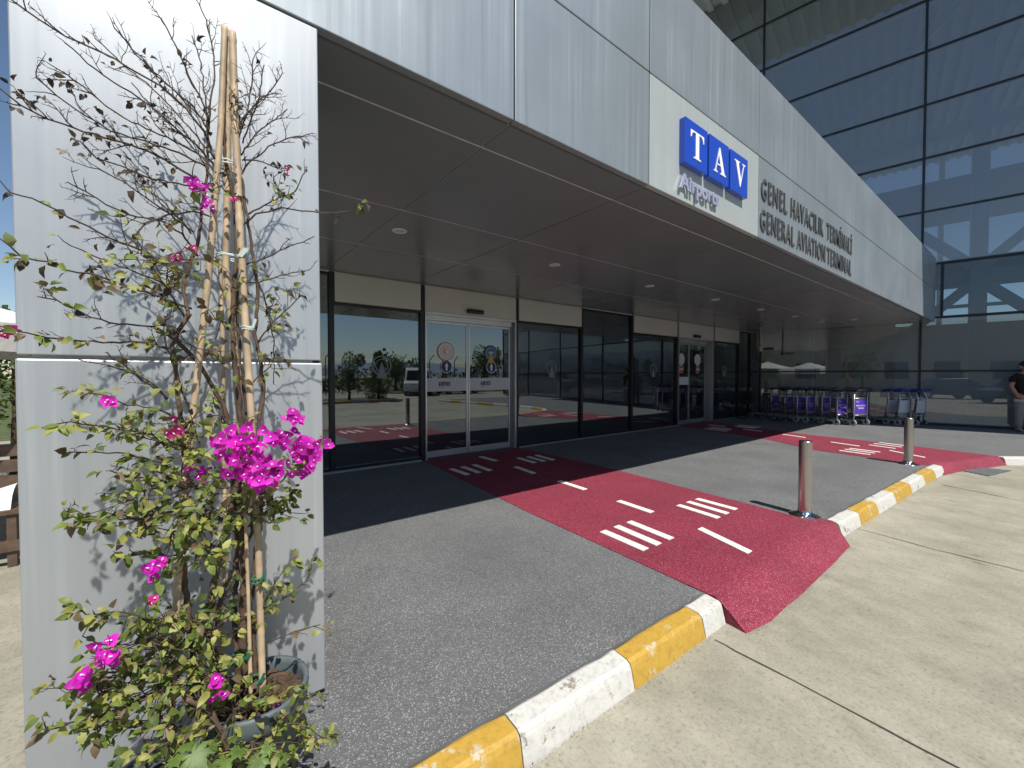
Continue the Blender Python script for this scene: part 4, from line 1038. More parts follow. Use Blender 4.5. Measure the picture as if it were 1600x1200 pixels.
for k, (x, y, h) in enumerate([(-3.4, 8.6, 2.3), (-2.6, 8.8, 2.1), (-1.9, 8.5, 2.4), (-4.3, 8.7, 2.2)]):
    blob_tree('hedge_shrub', x, y, h, .75, ['dark shrub in the hedge behind the bench, second from the left', 'low dark shrub in the middle of the hedge behind the bench', 'tall dark shrub in the hedge closest to the pillar', 'leftmost dark shrub of the hedge behind the bench'][k], 'shrub', 'shrubs behind the bench', n=1300, z0=0)

# ------------------------------------------------------------------ bougainvillea in its pots
random.seed(21)
PT = empty('potted_bougainvillea', (.17, 1.66, 0), 'tall sparse bougainvillea with magenta flowers tied to bamboo canes against the grey pillar', 'potted plant')
def pot_prof(r, h): return [(.001, .003), (r*.70, .003), (r*.90, h*.78), (r*.93, h*.80), (r*.985, h*.82), (r, h*.9), (r*1.02, h-.012), (r*1.01, h), (r*.93, h), (r*.90, h-.02), (r*.88, h-.055)]
PC1 = (.165, 1.665); PC2 = (-.085, 1.545)
MB().lathe(pot_prof(.158, .365), (*PC1, 0), 72, ridge=.012).build('pot', M['pot'], PT)
def soil(cx, cy, r, z, parent):
    vs = []; n = 26; rings = 7
    for j in range(rings+1):
        for k in range(n):
            rr = r*j/rings; th = 2*math.pi*k/n
            vs.append(Vector((cx+rr*math.cos(th), cy+rr*math.sin(th), z+random.uniform(-.012, .014))))
    fs = [[j*n+k, j*n+(k+1) % n, (j+1)*n+(k+1) % n, (j+1)*n+k] for j in range(1, rings) for k in range(n)] + [[n+k for k in range(n)]]
    mb = MB().add(vs, fs, 0, True)
    for k in range(26):
        a_ = random.uniform(0, 6.28); rr = r*math.sqrt(random.random())*.85; mb.sphere((cx+rr*math.cos(a_), cy+rr*math.sin(a_), z+.012), random.uniform(.006, .016), 6, 4, sc=(1, .8, .6))
    return mb.build('soil', M['soil'], parent)
soil(*PC1, .14, .315, PT)

def L3(pts, y0, y1, wob=.0):
    out = []
    for i, (x, y) in enumerate(pts):
        t = i/max(1, len(pts)-1); out.append(ony(x, y, y0+(y1-y0)*t + (random.uniform(-wob, wob) if 0 < i < len(pts)-1 else 0)))
    return out
def resample(pts, step):
    out = [pts[0]]
    for p, q in zip(pts[:-1], pts[1:]):
        k = max(1, int((q-p).length/step))
        for i in range(1, k+1): out.append(p.lerp(q, i/k))
    return out
# canes, each with its swollen nodes
def cane(pts, r0, r1, lean=0):
    P = resample(pts, .012); mb = MB(); rad = []; acc = 0; nxt = random.uniform(.05, .12)
    for i, p in enumerate(P):
        if i: acc += (P[i]-P[i-1]).length
        r = r0+(r1-r0)*i/len(P)
        if abs(acc-nxt) < .008: r *= 1.14
        if acc > nxt+.008: nxt += random.uniform(.13, .24)
        rad.append(r)
    return mb.tube(P, [q_*.88 for q_ in rad], 10).build('bamboo_cane', M['bamboo'], PT)
cane(L3([(264, 1178), (272, 1010), (285, 790), (298, 680), (326, 430), (345, 200), (351, 42)], 1.60, 1.725), .0125, .0105)
cane(L3([(388, 1090), (386, 900), (372, 600), (353, 420), (356, 230), (357, 60)], 1.68, 1.745), .0105, .0125)
cane(L3([(411, 1098), (404, 860), (392, 640), (376, 380), (368, 200), (363, 50)], 1.615, 1.715), .0125, .013)
cane(L3([(340, 1080), (352, 850), (348, 520), (343, 400)], 1.72, 1.76), .008, .007)
cane(L3([(392, 1085), (388, 930), (384, 820), (378, 700)], 1.60, 1.65), .007, .006)
# ties
def tie(px, py, Yc, r, m_, wd=.006):
    c = ony(px, py, Yc); mb = MB()
    for k in range(2):
        zz = (k-.5)*wd; mb.tube([c+Vector((math.cos(2*math.pi*j/14)*r, math.sin(2*math.pi*j/14)*r, zz+random.uniform(-.003, .003))) for j in range(15)], .0028, 5, caps=False)
    mb.add([c+Vector((r*.4, -r, 0)), c+Vector((r*.9, -r-.004, .03)), c+Vector((r*1.25, -r-.004, .026)), c+Vector((r*.75, -r, -.004))], [(0,1,2,3)])
    mb.build('cane_tie', M[m_], PT)
tie(357, 259, 1.73, .034, 'tiew', .012); tie(402, 905, 1.62, .018, 'tie', .01); tie(372, 1026, 1.62, .03, 'tie'); tie(398, 1062, 1.62, .024, 'tie'); tie(282, 873, 1.615, .017, 'tiew', .008)
tie(388, 512, 1.64, .018, 'tiew'); tie(360, 402, 1.70, .04, 'tiew'); tie(308, 1063, 1.6, .022, 'tie')

wood = MB(); twigs = MB(); leaves = MB(); LEAFMI = [0, 0, 1, 1, 2, 3]
def leaf(mb, p, d, L, mi, nrm=None, fold=.35, droop=.3, wr=.36):
    d = d.normalized(); up = nrm if nrm else Vector((random.uniform(-.6, .6), random.uniform(-1.1, .3), random.uniform(.1, 1)))
    s_ = d.cross(up)
    if s_.length < 1e-3: s_ = d.orthogonal()
    s_.normalize(); u = s_.cross(d)
    wv = L*wr*(.82 if mi < 5 and wr < .4 else 1)
    a = p; b = p+d*L*.33+u*L*.02; c = p+d*L*.68-u*L*droop*.25; e = p+d*L-u*L*droop
    mb.add([a, b, c, e, b+s_*wv+u*wv*fold, b-s_*wv+u*wv*fold, c+s_*wv*.8+u*wv*fold*.6, c-s_*wv*.8+u*wv*fold*.6],
           [(0,1,4), (0,5,1), (1,2,6,4), (1,5,7,2), (2,3,6), (2,7,3)], mi, True)
def leafpick(py):
    r = random.random()
    if py < 290: return 4 if r < .8 else 3
    if py < 560: return 3 if r < .36 else (1 if r < .62 else (0 if r < .85 else 4))
    return 0 if r < .36 else (1 if r < .76 else (2 if r < .88 else 3))
def pyof(p):
    v = p-CAM; return 600 - FPX*v.dot(UP)/v.dot(FW)
def add_leaves_at(p, dirv, n, size=.031):
    py = pyof(p)
    for _ in range(n):
        d = (dirv*.5 + Vector((random.uniform(-1, 1), random.uniform(-.9, .6), random.uniform(-1.05, .35)))).normalized()
        st = p + Vector((random.uniform(-.006, .006), random.uniform(-.006, .006), random.uniform(-.006, .006)))
        mi = leafpick(py); sz = size*random.uniform(.55, 1.15)*(.75 if py < 290 else 1)
        leaf(leaves, st+d*.006, d, sz, mi, fold=random.uniform(.1, .5) if mi != 4 else random.uniform(.6, 1.1), droop=random.uniform(.05, .5))
def twig(p, d, L, r, depth, ldens):
    n = max(2, int(L/.012)); pts = [p]; q = p; dd = d.normalized()
    for i in range(n):
        dd = (dd + Vector((random.uniform(-.28, .28), random.uniform(-.24, .2), random.uniform(-.2, .28)))).normalized(); q = q+dd*L/n
        if q.y > YF-.012: q.y = YF-.012
        pts.append(q)
    twigs.tube(pts, [r*(1-.6*i/n) for i in range(n+1)], 4, caps=False)
    if depth > 0:
        for i in range(1, n):
            if random.random() < .42:
                a_ = dd.orthogonal().normalized(); a_ = Matrix.Rotation(random.uniform(0, 6.28), 3, dd) @ a_
                twig(pts[i], dd*.7+a_*.8, L*random.uniform(.25, .55), r*.65, depth-1, ldens)
    for i in range(1, n+1):
        if random.random() < .5:     # thorn
            a_ = Matrix.Rotation(random.uniform(0, 6.28), 3, dd) @ dd.orthogonal().normalized(); twigs.tube([pts[i], pts[i]+(a_+dd*.3).normalized()*random.uniform(.005, .013)], [r*.55, r*.1], 3, caps=False)
        if random.random() < ldens: add_leaves_at(pts[i], dd, random.choice((1, 1, 2)))
    if random.random() < ldens*1.6: add_leaves_at(pts[-1], dd, random.choice((1, 2, 3)))
def branch(px, y0, y1, r0, ld, tw=1.0, tl=.07, depth=1, rt=.0016):
    """px listed tip first; ld = leaf density, tw = twig density"""
    pts = L3(px[::-1], y0, y1, .012); P = resample(pts, .018)
    P = [p+Vector((random.uniform(-.0025, .0025), random.uniform(-.003, .003), random.uniform(-.0025, .0025))) for p in P]
    n = len(P); twigs.tube(P, [r0+(rt-r0)*(i/n)**.8 for i in range(n)], 5)
    for i in range(2, n):
        t = i/n; d = (P[i]-P[i-1]).normalized()
        if random.random() < .36*tw:
            a_ = d.orthogonal().normalized(); a_ = Matrix.Rotation(random.uniform(0, 6.28), 3, d) @ a_
            if a_.y > .5: a_.y *= -.3
            twig(P[i], d*.8+a_*.75+Z*.12, tl*random.uniform(.3, 1.25)*(1.1-.4*t), r0*.38+.0005, depth, ld*.5)
        if random.random() < .5: 
            a_ = Matrix.Rotation(random.uniform(0, 6.28), 3, d) @ d.orthogonal().normalized(); twigs.tube([P[i], P[i]+(a_+d*.3)*random.uniform(.006, .014)], [.0011, .0003], 3, caps=False)
        if random.random() < ld: add_leaves_at(P[i], d, random.choice((1, 2, 2)))
    return P
def stem(px, y0, y1, r0, r1):
    P = resample(L3(px, y0, y1, .01), .02); P = [p+Vector((random.uniform(-.003, .003), random.uniform(-.003, .003), 0)) for p in P]; n = len(P)
    wood.tube(P, [(r0+(r1-r0)*i/n)*random.uniform(.93, 1.08) for i in range(n)], 8)
stem([(392, 1095), (378, 1000), (383, 900), (374, 800), (380, 700), (370, 600), (362, 500), (371, 400), (366, 320), (352, 250), (348, 170)], 1.665, 1.72, .014, .004)
stem([(352, 1105), (350, 1060), (322, 985), (340, 880), (366, 780), (378, 700)], 1.65, 1.70, .012, .008)
stem([(300, 1120), (302, 1040), (288, 900), (284, 790), (290, 700), (268, 540), (294, 490), (286, 445), (308, 380), (322, 290), (326, 190)], 1.62, 1.73, .010, .003)
stem([(402, 1085), (390, 950), (408, 800), (402, 690), (412, 600), (398, 520), (404, 450), (388, 350), (374, 262), (372, 180)], 1.66, 1.70, .010, .0035)
stem([(375, 1090), (366, 960), (372, 840), (360, 700), (352, 640), (310, 565), (272, 530), (297, 490)], 1.70, 1.70, .010, .006)
stem([(362, 1100), (330, 1010), (345, 930), (395, 830), (385, 640), (375, 560), (368, 420)], 1.72, 1.75, .008, .004)
stem([(287, 1090), (330, 1110), (352, 1160), (360, 1200)], 1.52, 1.50, .009, .006)
B_ = lambda px, y0, y1, r0, ld, **k: branch(px, y0, y1, r0*1.0, ld, **k)
up = dict(tw=1.6, tl=.095, depth=2, rt=.0018)
B_([(20,0),(60,30),(100,55),(140,75),(180,92),(215,115),(250,135),(290,170),(320,205),(335,250)], 1.70, 1.60, .0042, .035, **up)
B_([(100,65),(150,110),(190,135),(235,165),(275,200),(310,230),(338,262)], 1.72, 1.70, .0036, .10, **up)
B_([(0,140),(30,165),(75,185),(130,205),(190,222),(230,235),(270,255),(300,275),(332,300)], 1.68, 1.50, .0042, .20, **up)
B_([(55,120),(90,150),(130,180),(175,205),(230,222),(280,238),(325,262)], 1.74, 1.66, .0034, .03, **up)
B_([(90,108),(130,135),(165,165),(205,190),(260,215),(310,240),(337,270)], 1.71, 1.78, .0034, .09, **up)
B_([(180,45),(200,70),(235,110),(270,140),(300,165),(327,205)], 1.72, 1.62, .003, .04, **up)
B_([(185,50),(215,85),(250,120),(290,160),(320,190)], 1.76, 1.84, .0028, .05, **up)
B_([(250,28),(270,60),(285,95),(300,130),(315,155),(328,192)], 1.72, 1.66, .0030, .02, **up)
B_([(308,0),(322,30),(333,80),(335,120),(330,150),(326,195)], 1.73, 1.75, .0032, .03, **up)
B_([(300,55),(312,90),(318,130),(322,170),(326,210)], 1.72, 1.80, .0026, .02, **up)
B_([(150,60),(190,100),(230,130),(270,170),(300,205),(328,240)], 1.73, 1.84, .0028, .02, **up)
B_([(205,130),(240,170),(280,205),(310,240),(334,285)], 1.70, 1.76, .003, .03, **up)
B_([(15,300),(50,310),(90,330),(140,355),(185,378),(230,395),(290,430)], 1.72, 1.56, .0038, .07, **up)
B_([(105,285),(135,300),(165,320),(200,335),(250,345),(285,365),(308,400)], 1.74, 1.66, .0036, .09, **up)
B_([(125,220),(150,245),(190,260),(240,280),(300,290),(342,300)], 1.71, 1.64, .0034, .16, **up)
B_([(155,265),(195,285),(230,310),(265,335),(302,362)], 1.72, 1.76, .0032, .12, **up)
B_([(190,250),(215,285),(250,310),(275,335),(300,365)], 1.74, 1.84, .003, .08, **up)
B_([(225,420),(200,385),(225,350),(262,335),(305,330),(340,340)], 1.72, 1.64, .003, .12, **up)
B_([(396,92),(392,140),(386,175),(376,205),(366,240)], 1.70, 1.66, .0032, .02, **up)
B_([(442,115),(425,140),(402,160),(380,185),(368,215)], 1.71, 1.74, .0032, .03, **up)
B_([(450,170),(425,190),(400,210),(374,245)], 1.72, 1.78, .003, .03, **up)
B_([(480,210),(445,218),(420,230),(388,255),(366,290)], 1.71, 1.66, .0034, .04, **up)
B_([(412,100),(405,150),(392,190),(378,225)], 1.72, 1.6, .0026, .03, **up)
B_([(562,318),(545,332),(500,332),(440,325),(400,335),(376,355)], 1.70, 1.52, .0034, .05, tw=.5, tl=.04)
for p in ((562, 316), (572, 312), (560, 322)): add_leaves_at(ony(p[0], p[1], 1.52), Vector((.4, 0, -.4)), 3, .036)
B_([(480,260),(462,300),(430,312),(388,335)], 1.70, 1.62, .003, .30, tw=1)
B_([(455,262),(430,262),(400,250),(372,250)], 1.70, 1.62, .003, .38, tw=1)
B_([(492,370),(455,385),(420,400),(382,415)], 1.69, 1.6, .003, .12, tw=1)
B_([(485,422),(440,430),(402,442),(385,440)], 1.69, 1.7, .003, .10, tw=1)
B_([(470,462),(450,482),(428,500),(402,535)], 1.68, 1.6, .003, .30, tw=1.2)
B_([(428,600),(428,530),(415,470),(395,420)], 1.68, 1.74, .003, .22, tw=1)
B_([(432,548),(425,570),(400,590),(388,610)], 1.68, 1.66, .0026, .25, tw=1)
B_([(0,372),(30,400),(75,410),(105,422),(150,430),(190,445),(240,460),(280,475),(300,482)], 1.70, 1.45, .004, .62, tw=1)
B_([(110,385),(160,405),(200,420),(250,440),(292,462)], 1.72, 1.62, .0036, .55, tw=1.2)
B_([(58,465),(90,470),(130,490),(170,505),(240,510),(272,530)], 1.70, 1.58, .0034, .20, tw=1)
B_([(0,508),(40,520),(90,530),(160,535),(230,535),(272,545)], 1.70, 1.50, .0036, .45, tw=1)
B_([(165,550),(200,575),(240,600),(262,625)], 1.71, 1.60, .003, .14, tw=1)
B_([(125,562),(160,570),(200,580),(232,600),(262,622)], 1.71, 1.74, .003, .16, tw=1)
B_([(240,420),(260,450),(280,480),(290,500)], 1.70, 1.62, .003, .45, tw=1)
B_([(262,490),(255,520),(262,545),(285,610),(300,650)], 1.70, 1.68, .004, .2, tw=1)
low = dict(tw=1.5, tl=.065)
B_([(135,610),(160,618),(200,632),(250,640),(292,660)], 1.66, 1.55, .003, .85, **low)
B_([(65,668),(110,660),(150,665),(190,672),(240,678),(290,700)], 1.66, 1.5, .0034, .85, **low)
B_([(103,707),(150,706),(200,710),(250,722),(290,750)], 1.66, 1.56, .003, .62, **low)
B_([(170,735),(205,745),(250,750),(292,765)], 1.64, 1.46, .003, .9, **low)
B_([(94,806),(150,812),(200,800),(260,800),(310,792)], 1.64, 1.56, .0034, .55, **low)
B_([(190,870),(230,865),(282,870)], 1.62, 1.54, .003, .4, **low)
B_([(134,962),(180,955),(230,965),(280,970),(330,982)], 1.62, 1.50, .0032, .9, **low)
B_([(105,1075),(130,1060),(180,1050),(240,1040),(300,1030)], 1.60, 1.46, .0034, 1.0, **low)
B_([(74,1142),(110,1130),(150,1120),(200,1100),(262,1082)], 1.58, 1.44, .0034, .8, **low)
B_([(120,1135),(150,1140),(190,1110),(240,1080)], 1.58, 1.48, .003, 1.0, **low)
B_([(492,702),(450,742),(420,772),(382,802)], 1.66, 1.58, .0032, .8, **low)
B_([(455,770),(430,790),(400,810),(380,830)], 1.66, 1.62, .0032, 1.0, **low)
B_([(487,888),(480,908),(450,930),(420,952),(398,972)], 1.65, 1.58, .003, .7, **low)
B_([(440,895),(425,920),(410,950),(400,990)], 1.65, 1.6, .003, .6, **low)
B_([(500,975),(450,990),(418,1002)], 1.65, 1.58, .0028, .35, **low)
B_([(508,1085),(475,1085),(440,1100),(402,1105)], 1.6, 1.46, .0028, .5, **low)
B_([(500,1150),(470,1130),(430,1130),(392,1120)], 1.58, 1.42, .0028, .9, **low)
B_([(215,1190),(245,1170),(280,1150),(310,1130)], 1.5, 1.42, .0026, .6, **low)
B_([(325,860),(300,840),(310,800),(340,770)], 1.66, 1.5, .003, .9, **low)
# bushy clumps: short leafy shoots filling a volume
def clump(px, py, rad, n, Yc=1.6, dens=.95, s=.036):
    c = ony(px, py, Yc); R3 = rad/430*1.0
    for _ in range(n):
        v = Vector((random.gauss(0, .5), random.gauss(0, .32), random.gauss(0, .5)))
        if v.length > .95: v *= .95/v.length
        v *= R3
        p = c+v; p.y = min(p.y, YF-.05); p.z = max(p.z, .1)
        d = Vector((random.uniform(-1, 1), random.uniform(-1, .3), random.uniform(-.5, 1))).normalized(); L = random.uniform(.02, .05)
        q = p+d*L; twigs.tube([c, c+v*.55+Vector((0, .01, -.012)), p, q], [.0018, .0016, .0013, .0008], 4, caps=False)
        for k in range(4):
            if random.random() < dens: add_leaves_at(p.lerp(q, k/3), d, 1, s)
for a in [(300,655,60,26),(250,690,55,18),(225,765,60,22),(300,760,70,22),(335,800,75,34),(225,810,55,22),(270,830,55,20),(330,850,55,22),(385,800,45,18),(430,790,45,18),
          (180,1010,40,14),(230,1000,60,30),(285,1010,65,34),(200,1050,60,30),(255,1065,60,36),(150,1075,40,14),(330,1050,55,26),(310,1100,50,24),(365,1110,55,26),(420,1120,50,24),(395,1160,60,34),(450,1160,40,16),
          (150,1120,28,10),(250,1120,50,22),(345,1150,55,30),(345,940,50,12),(345,650,35,12),(350,745,40,12),(285,410,40,14),(260,430,40,12),(140,415,30,6),(330,1000,45,14),(415,1190,50,22),(345,1190,50,18)]:
    clump(a[0], a[1], a[2], int(a[3]*.66), random.uniform(1.5, 1.64), s=.032)
for a in [(315,300,28,5),(430,285,18,4),(445,300,22,6),(362,160,14,4),(345,290,22,6),(420,480,25,6),(380,440,30,7),(300,540,30,6),(345,560,30,7),(345,500,30,6),(420,560,18,3)]:
    clump(a[0], a[1], a[2], a[3], 1.66, .7, .03)
wood.build('stem', M['bark'], PT); twigs.build('branches', M['twig'], PT)
leaves.build('foliage', [M['leaf1'], M['leaf2'], M['leaf3'], M['leaf4'], M['leafdead']], PT, fixn=False)
# flowers: papery bracts in threes
def flowers(pts, n, s=.030, mi=0, Yc=1.55, spread=12):
    mb = MB(); s *= .8
    for _ in range(n):
        x, y = random.choice(pts); c = ony(x+random.gauss(0, spread), y+random.gauss(0, spread), Yc+random.gauss(0, .022))
        ax = Vector((random.uniform(-.8, .8), random.uniform(-1.2, -.1), random.uniform(-.6, .9))).normalized(); a_ = ax.orthogonal().normalized()
        a_ = Matrix.Rotation(random.uniform(0, 6.28), 3, ax) @ a_
        for k in range(3):
            d = Matrix.Rotation(2*math.pi*k/3, 3, ax) @ a_; d = (d+ax*.55).normalized()
            leaf(mb, c, d, s*random.uniform(.8, 1.15), 0, nrm=-ax+Vector((.01, .02, .03)), fold=-.28, droop=-.12, wr=.48)
        mb.tube([c, c+ax*.012], [.0012, .0018], 5, mi=1)
    return mb.build('flower_cluster', [M['bract'] if mi == 0 else M['bract2'], M['white_plastic']], PT, fixn=False)
flowers([(362,690),(385,690),(360,712),(380,725),(398,738)], 34, .032, Yc=1.50)
flowers([(420,720),(405,740),(440,700),(430,730),(415,690)], 32, .032, Yc=1.49)
flowers([(450,690),(470,695),(480,715),(462,725),(486,700)], 32, .032, Yc=1.49)
flowers([(458,650),(462,662),(452,672)], 9, .028, Yc=1.51, spread=7)
flowers([(308,290),(315,297),(304,288)], 6, .024, Yc=1.60, spread=5)
flowers([(320,316),(322,326),(318,305)], 6, .022, Yc=1.60, spread=5)
flowers([(277,398),(296,402),(262,410)], 5, .02, 1, 1.6, 6)
flowers([(20,515),(12,520),(25,512)], 4, .017, 1, 1.5, 4)
flowers([(171,626),(174,630)], 4, .022, Yc=1.55, spread=4); flowers([(276,662),(272,670)], 5, .024, 1, 1.52, 5)
flowers([(318,740),(330,735),(308,745),(300,735)], 9, .022, Yc=1.6, spread=6)
flowers([(238,882),(246,890),(240,898),(250,878)], 10, .026, Yc=1.50, spread=6); flowers([(238,938)], 3, .018, 1, 1.5, 3)
flowers([(148,1020),(172,1010),(160,1030),(175,1025)], 11, .027, Yc=1.46, spread=7); flowers([(125,1068),(128,1080),(132,1055)], 7, .027, Yc=1.44, spread=5)
flowers([(345,1060),(338,1068)], 4, .026, Yc=1.47, spread=4); flowers([(342,1085),(340,1092)], 4, .026, Yc=1.47, spread=4); flowers([(431,1104)], 3, .02, Yc=1.55, spread=3)
flowers([(450,262),(447,268)], 2, .016, 1, 1.6, 3); flowers([(365,308)], 3, .016, 1, 1.62, 3)

# smaller pot in front with broad lobed leaves
P2 = empty('potted_seedling', (*PC2, 0), 'low plant with broad lobed green leaves in the front left pot below the bougainvillea', 'potted plant')
MB().lathe(pot_prof(.125, .30), (*PC2, 0), 72, ridge=.012).build('pot', M['pot'], P2)
soil(*PC2, .108, .25, P2)
def lobed(mb, c, d, up, L):
    d = d.normalized(); s_ = d.cross(up).normalized(); u = s_.cross(d)
    for k, (a, l) in enumerate([(-125, .55), (-75, .8), (-35, .95), (0, 1.1), (35, .95), (75, .8), (125, .55)]):
        dd = d*math.cos(R_(a))+s_*math.sin(R_(a)); ss = dd.cross(u).normalized(); ll = L*l
        mb.add([c, c+dd*ll*.3+ss*ll*.13, c+dd*ll*.62+ss*ll*.2-u*ll*.05, c+dd*ll*.8+ss*ll*.06-u*ll*.1, c+dd*ll-u*ll*.16, c+dd*ll*.8-ss*ll*.06-u*ll*.1, c+dd*ll*.62-ss*ll*.2-u*ll*.05, c+dd*ll*.3-ss*ll*.13, c+dd*ll*.5-u*ll*.06+u*.004],
               [(0,1,8), (1,2,8), (2,3,8), (3,4,8), (4,5,8), (5,6,8), (6,7,8), (7,0,8)], 0, True)
fo = MB(); stx = MB()
for (px, py, Yc, L) in [(300,1178,1.40,.058),(328,1165,1.42,.04),(272,1185,1.42,.035),(352,1185,1.40,.045),(375,1170,1.40,.04),(405,1185,1.40,.05),(440,1180,1.42,.04),(330,1195,1.38,.05),(290,1160,1.46,.04),(365,1150,1.44,.035),(420,1165,1.43,.035)]:
    c = ony(px, py, Yc); lobed(fo, c, Vector((random.uniform(-.6, .6), -.7, random.uniform(-.5, .3))), Vector((random.uniform(-.2, .2), -.6, .8)), L)
    stx.tube([Vector((PC2[0], PC2[1], .25)), (Vector((PC2[0], PC2[1], .25))+c)/2+Z*.03, c], [.003, .0025, .0015], 5)
fo.build('leaves', M['leafbig'], P2, fixn=False); stx.build('stalks', M['leaf2'], P2, fixn=False)

# ------------------------------------------------------------------ the world behind the camera, seen in the glass
random.seed(5)
def hill_strip(r, h, az0, az1, seed, mt, off=0):
    rnd = random.Random(seed); n = 90; ph = [rnd.uniform(0, 6.28) for _ in range(6)]; vs = []
    for i in range(n+1):
        a_ = R_(az0+(az1-az0)*i/n); hh_ = h*(.55+.25*math.sin(a_*3+ph[0])+.15*math.sin(a_*7+ph[1])+.07*math.sin(a_*17+ph[2])+.03*math.sin(a_*41+ph[3]))
        c, s_ = math.cos(a_), math.sin(a_)
        vs += [Vector((c*r, s_*r, -1)), Vector((c*r*1.08, s_*r*1.08, max(2, hh_*.6))), Vector((c*r*1.2, s_*r*1.2, max(3, hh_)))]
    fs = [[3*i+j, 3*i+3+j, 3*i+4+j, 3*i+1+j] for i in range(n) for j in range(2)]
    o = MB().add(vs, fs, 0, True).build('hills', mt); o['kind'] = 'structure'; return o
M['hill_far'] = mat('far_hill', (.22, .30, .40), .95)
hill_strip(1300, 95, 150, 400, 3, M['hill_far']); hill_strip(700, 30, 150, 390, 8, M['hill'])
mb = MB()
kb = empty('far_kerb', (10, -11.2, DZ), kind='structure')
x = -20; k = 0
while x < 10:
    MB().box((x+.004, -10.85, DZ-.1), (x+.996, -10.6, DZ+.14)).build('kerb_block', M['kerb_w' if k % 2 else 'kerb_y'], kb, .01); x += 1; k += 1
for k in range(3): MB().box((9.75, -11.85-k, DZ-.1), (10, -10.86-k, DZ+.14)).build('kerb_block', M['kerb_w' if k % 2 else 'kerb_y'], kb, .01)
MB().box((-20, -13.8, DZ-.1), (9.74, -10.86, DZ+.12)).build('island_lawn', M['grass'])['kind'] = 'structure'
x = 13; k = 0
while x < 50:
    MB().box((x+.004, -19.79, DZ-.1), (x+.996, -19.5, DZ+.14)).build('kerb_block', M['kerb_w' if k % 2 else 'kerb_y'], kb, .01); x += 1; k += 1
labs = ['rounded evergreen mirrored in the leftmost wide pane', 'dark conical evergreen mirrored beside the white van', 'tall loose tree mirrored behind the conical evergreen', 'dark broad tree mirrored in the right door leaf', 'dark tree mirrored near the second pane from the door', 'low dark tree mirrored behind the chain fence', 'wide dark tree mirrored far left', 'slender dark tree mirrored far right']
tr_ = [(7.2, -11.8, 3.0, 1.0, 0), (9.0, -11.9, 2.9, 1.25, 1), (3.2, -12.5, 4.2, 1.5, 0), (24.5, -23.5, 4.4, 2.2, 0), (34, -24, 4.0, 2.0, 0), (15.2, -24.5, 3.0, 1.9, 0), (-3, -16, 4.6, 2.2, 0), (41, -23, 4.5, 2.0, 0)]
for (x, y, h, r_, con), lab in zip(tr_, labs):
    blob_tree('evergreen_tree', x, y, h, r_, lab, 'tree', 'trees across the driveway', conifer=bool(con), n=3000)
hd = MB()
o = empty('hedgerow', (10, -27, DZ)); tag(o, kind='stuff')
mb = MB()
for k in range(5200):
    x = random.uniform(-35, 60); t = 2.6+1.0*math.sin(x*.5)+.6*math.sin(x*1.7+1)
    p = Vector((x, -27+random.uniform(-.8, .8), DZ+random.uniform(0, max(.6, t)))); L = random.uniform(.25, .5)
    d = Vector((random.uniform(-1, 1), random.uniform(-1, 1), random.uniform(-.6, 1))).normalized()*L; s_ = d.cross(Vector((random.random(), random.random(), random.random()))).normalized()*L*.5
    mb.add([p, p+d*.5+s_, p+d, p+d*.5-s_], [(0,1,2,3)])
bpy.data.objects.remove(o); o = mb.build('hedgerow', M['leaf3'], fixn=False); tag(o, kind='stuff')
F_ = empty('chain_fence', (10, -14.5, DZ), 'chain link fence with angled post tops mirrored behind the far kerb', 'fence')
MB().box((-20, -22, DZ), (60, -21.998, 2.6)).build('wire_mesh', M['mesh'], F_)
x = -19
while x < 60:
    MB().tube([(x, -21.95, DZ), (x, -21.95, 2.8), (x+.35, -21.8, 3.3)], .045, 6).build('fence_post', M['fence'], F_); x += 1.3
mb = MB()
for k in range(3): mb.tube([(-19, -21.93+.04*(k+1), 2.8+.13*(k+1)), (60, -21.93+.04*(k+1), 2.8+.13*(k+1))], .006, 4)
mb.build('barbed_wire', M['fence'], F_)
for k, (x, y, h) in enumerate([(4.6, -14, 6.5), (21, -15, 7.5)]):
    r = empty('lamp_post', (x, y, DZ), ['slim lamp post mirrored in the left pane', 'slim lamp post mirrored near the far door'][k], 'lamp post', 'lamp posts across the driveway')
    MB().tube([(x, y, DZ), (x, y, h)], [.06, .04], 10).build('pole', M['fence'], r); MB().fbox(Vector((x, y, h)), X, Y, Z, (-.4, -.1, -.05), (.4, .1, .05)).build('lamp_head', M['alu_dim'], r)

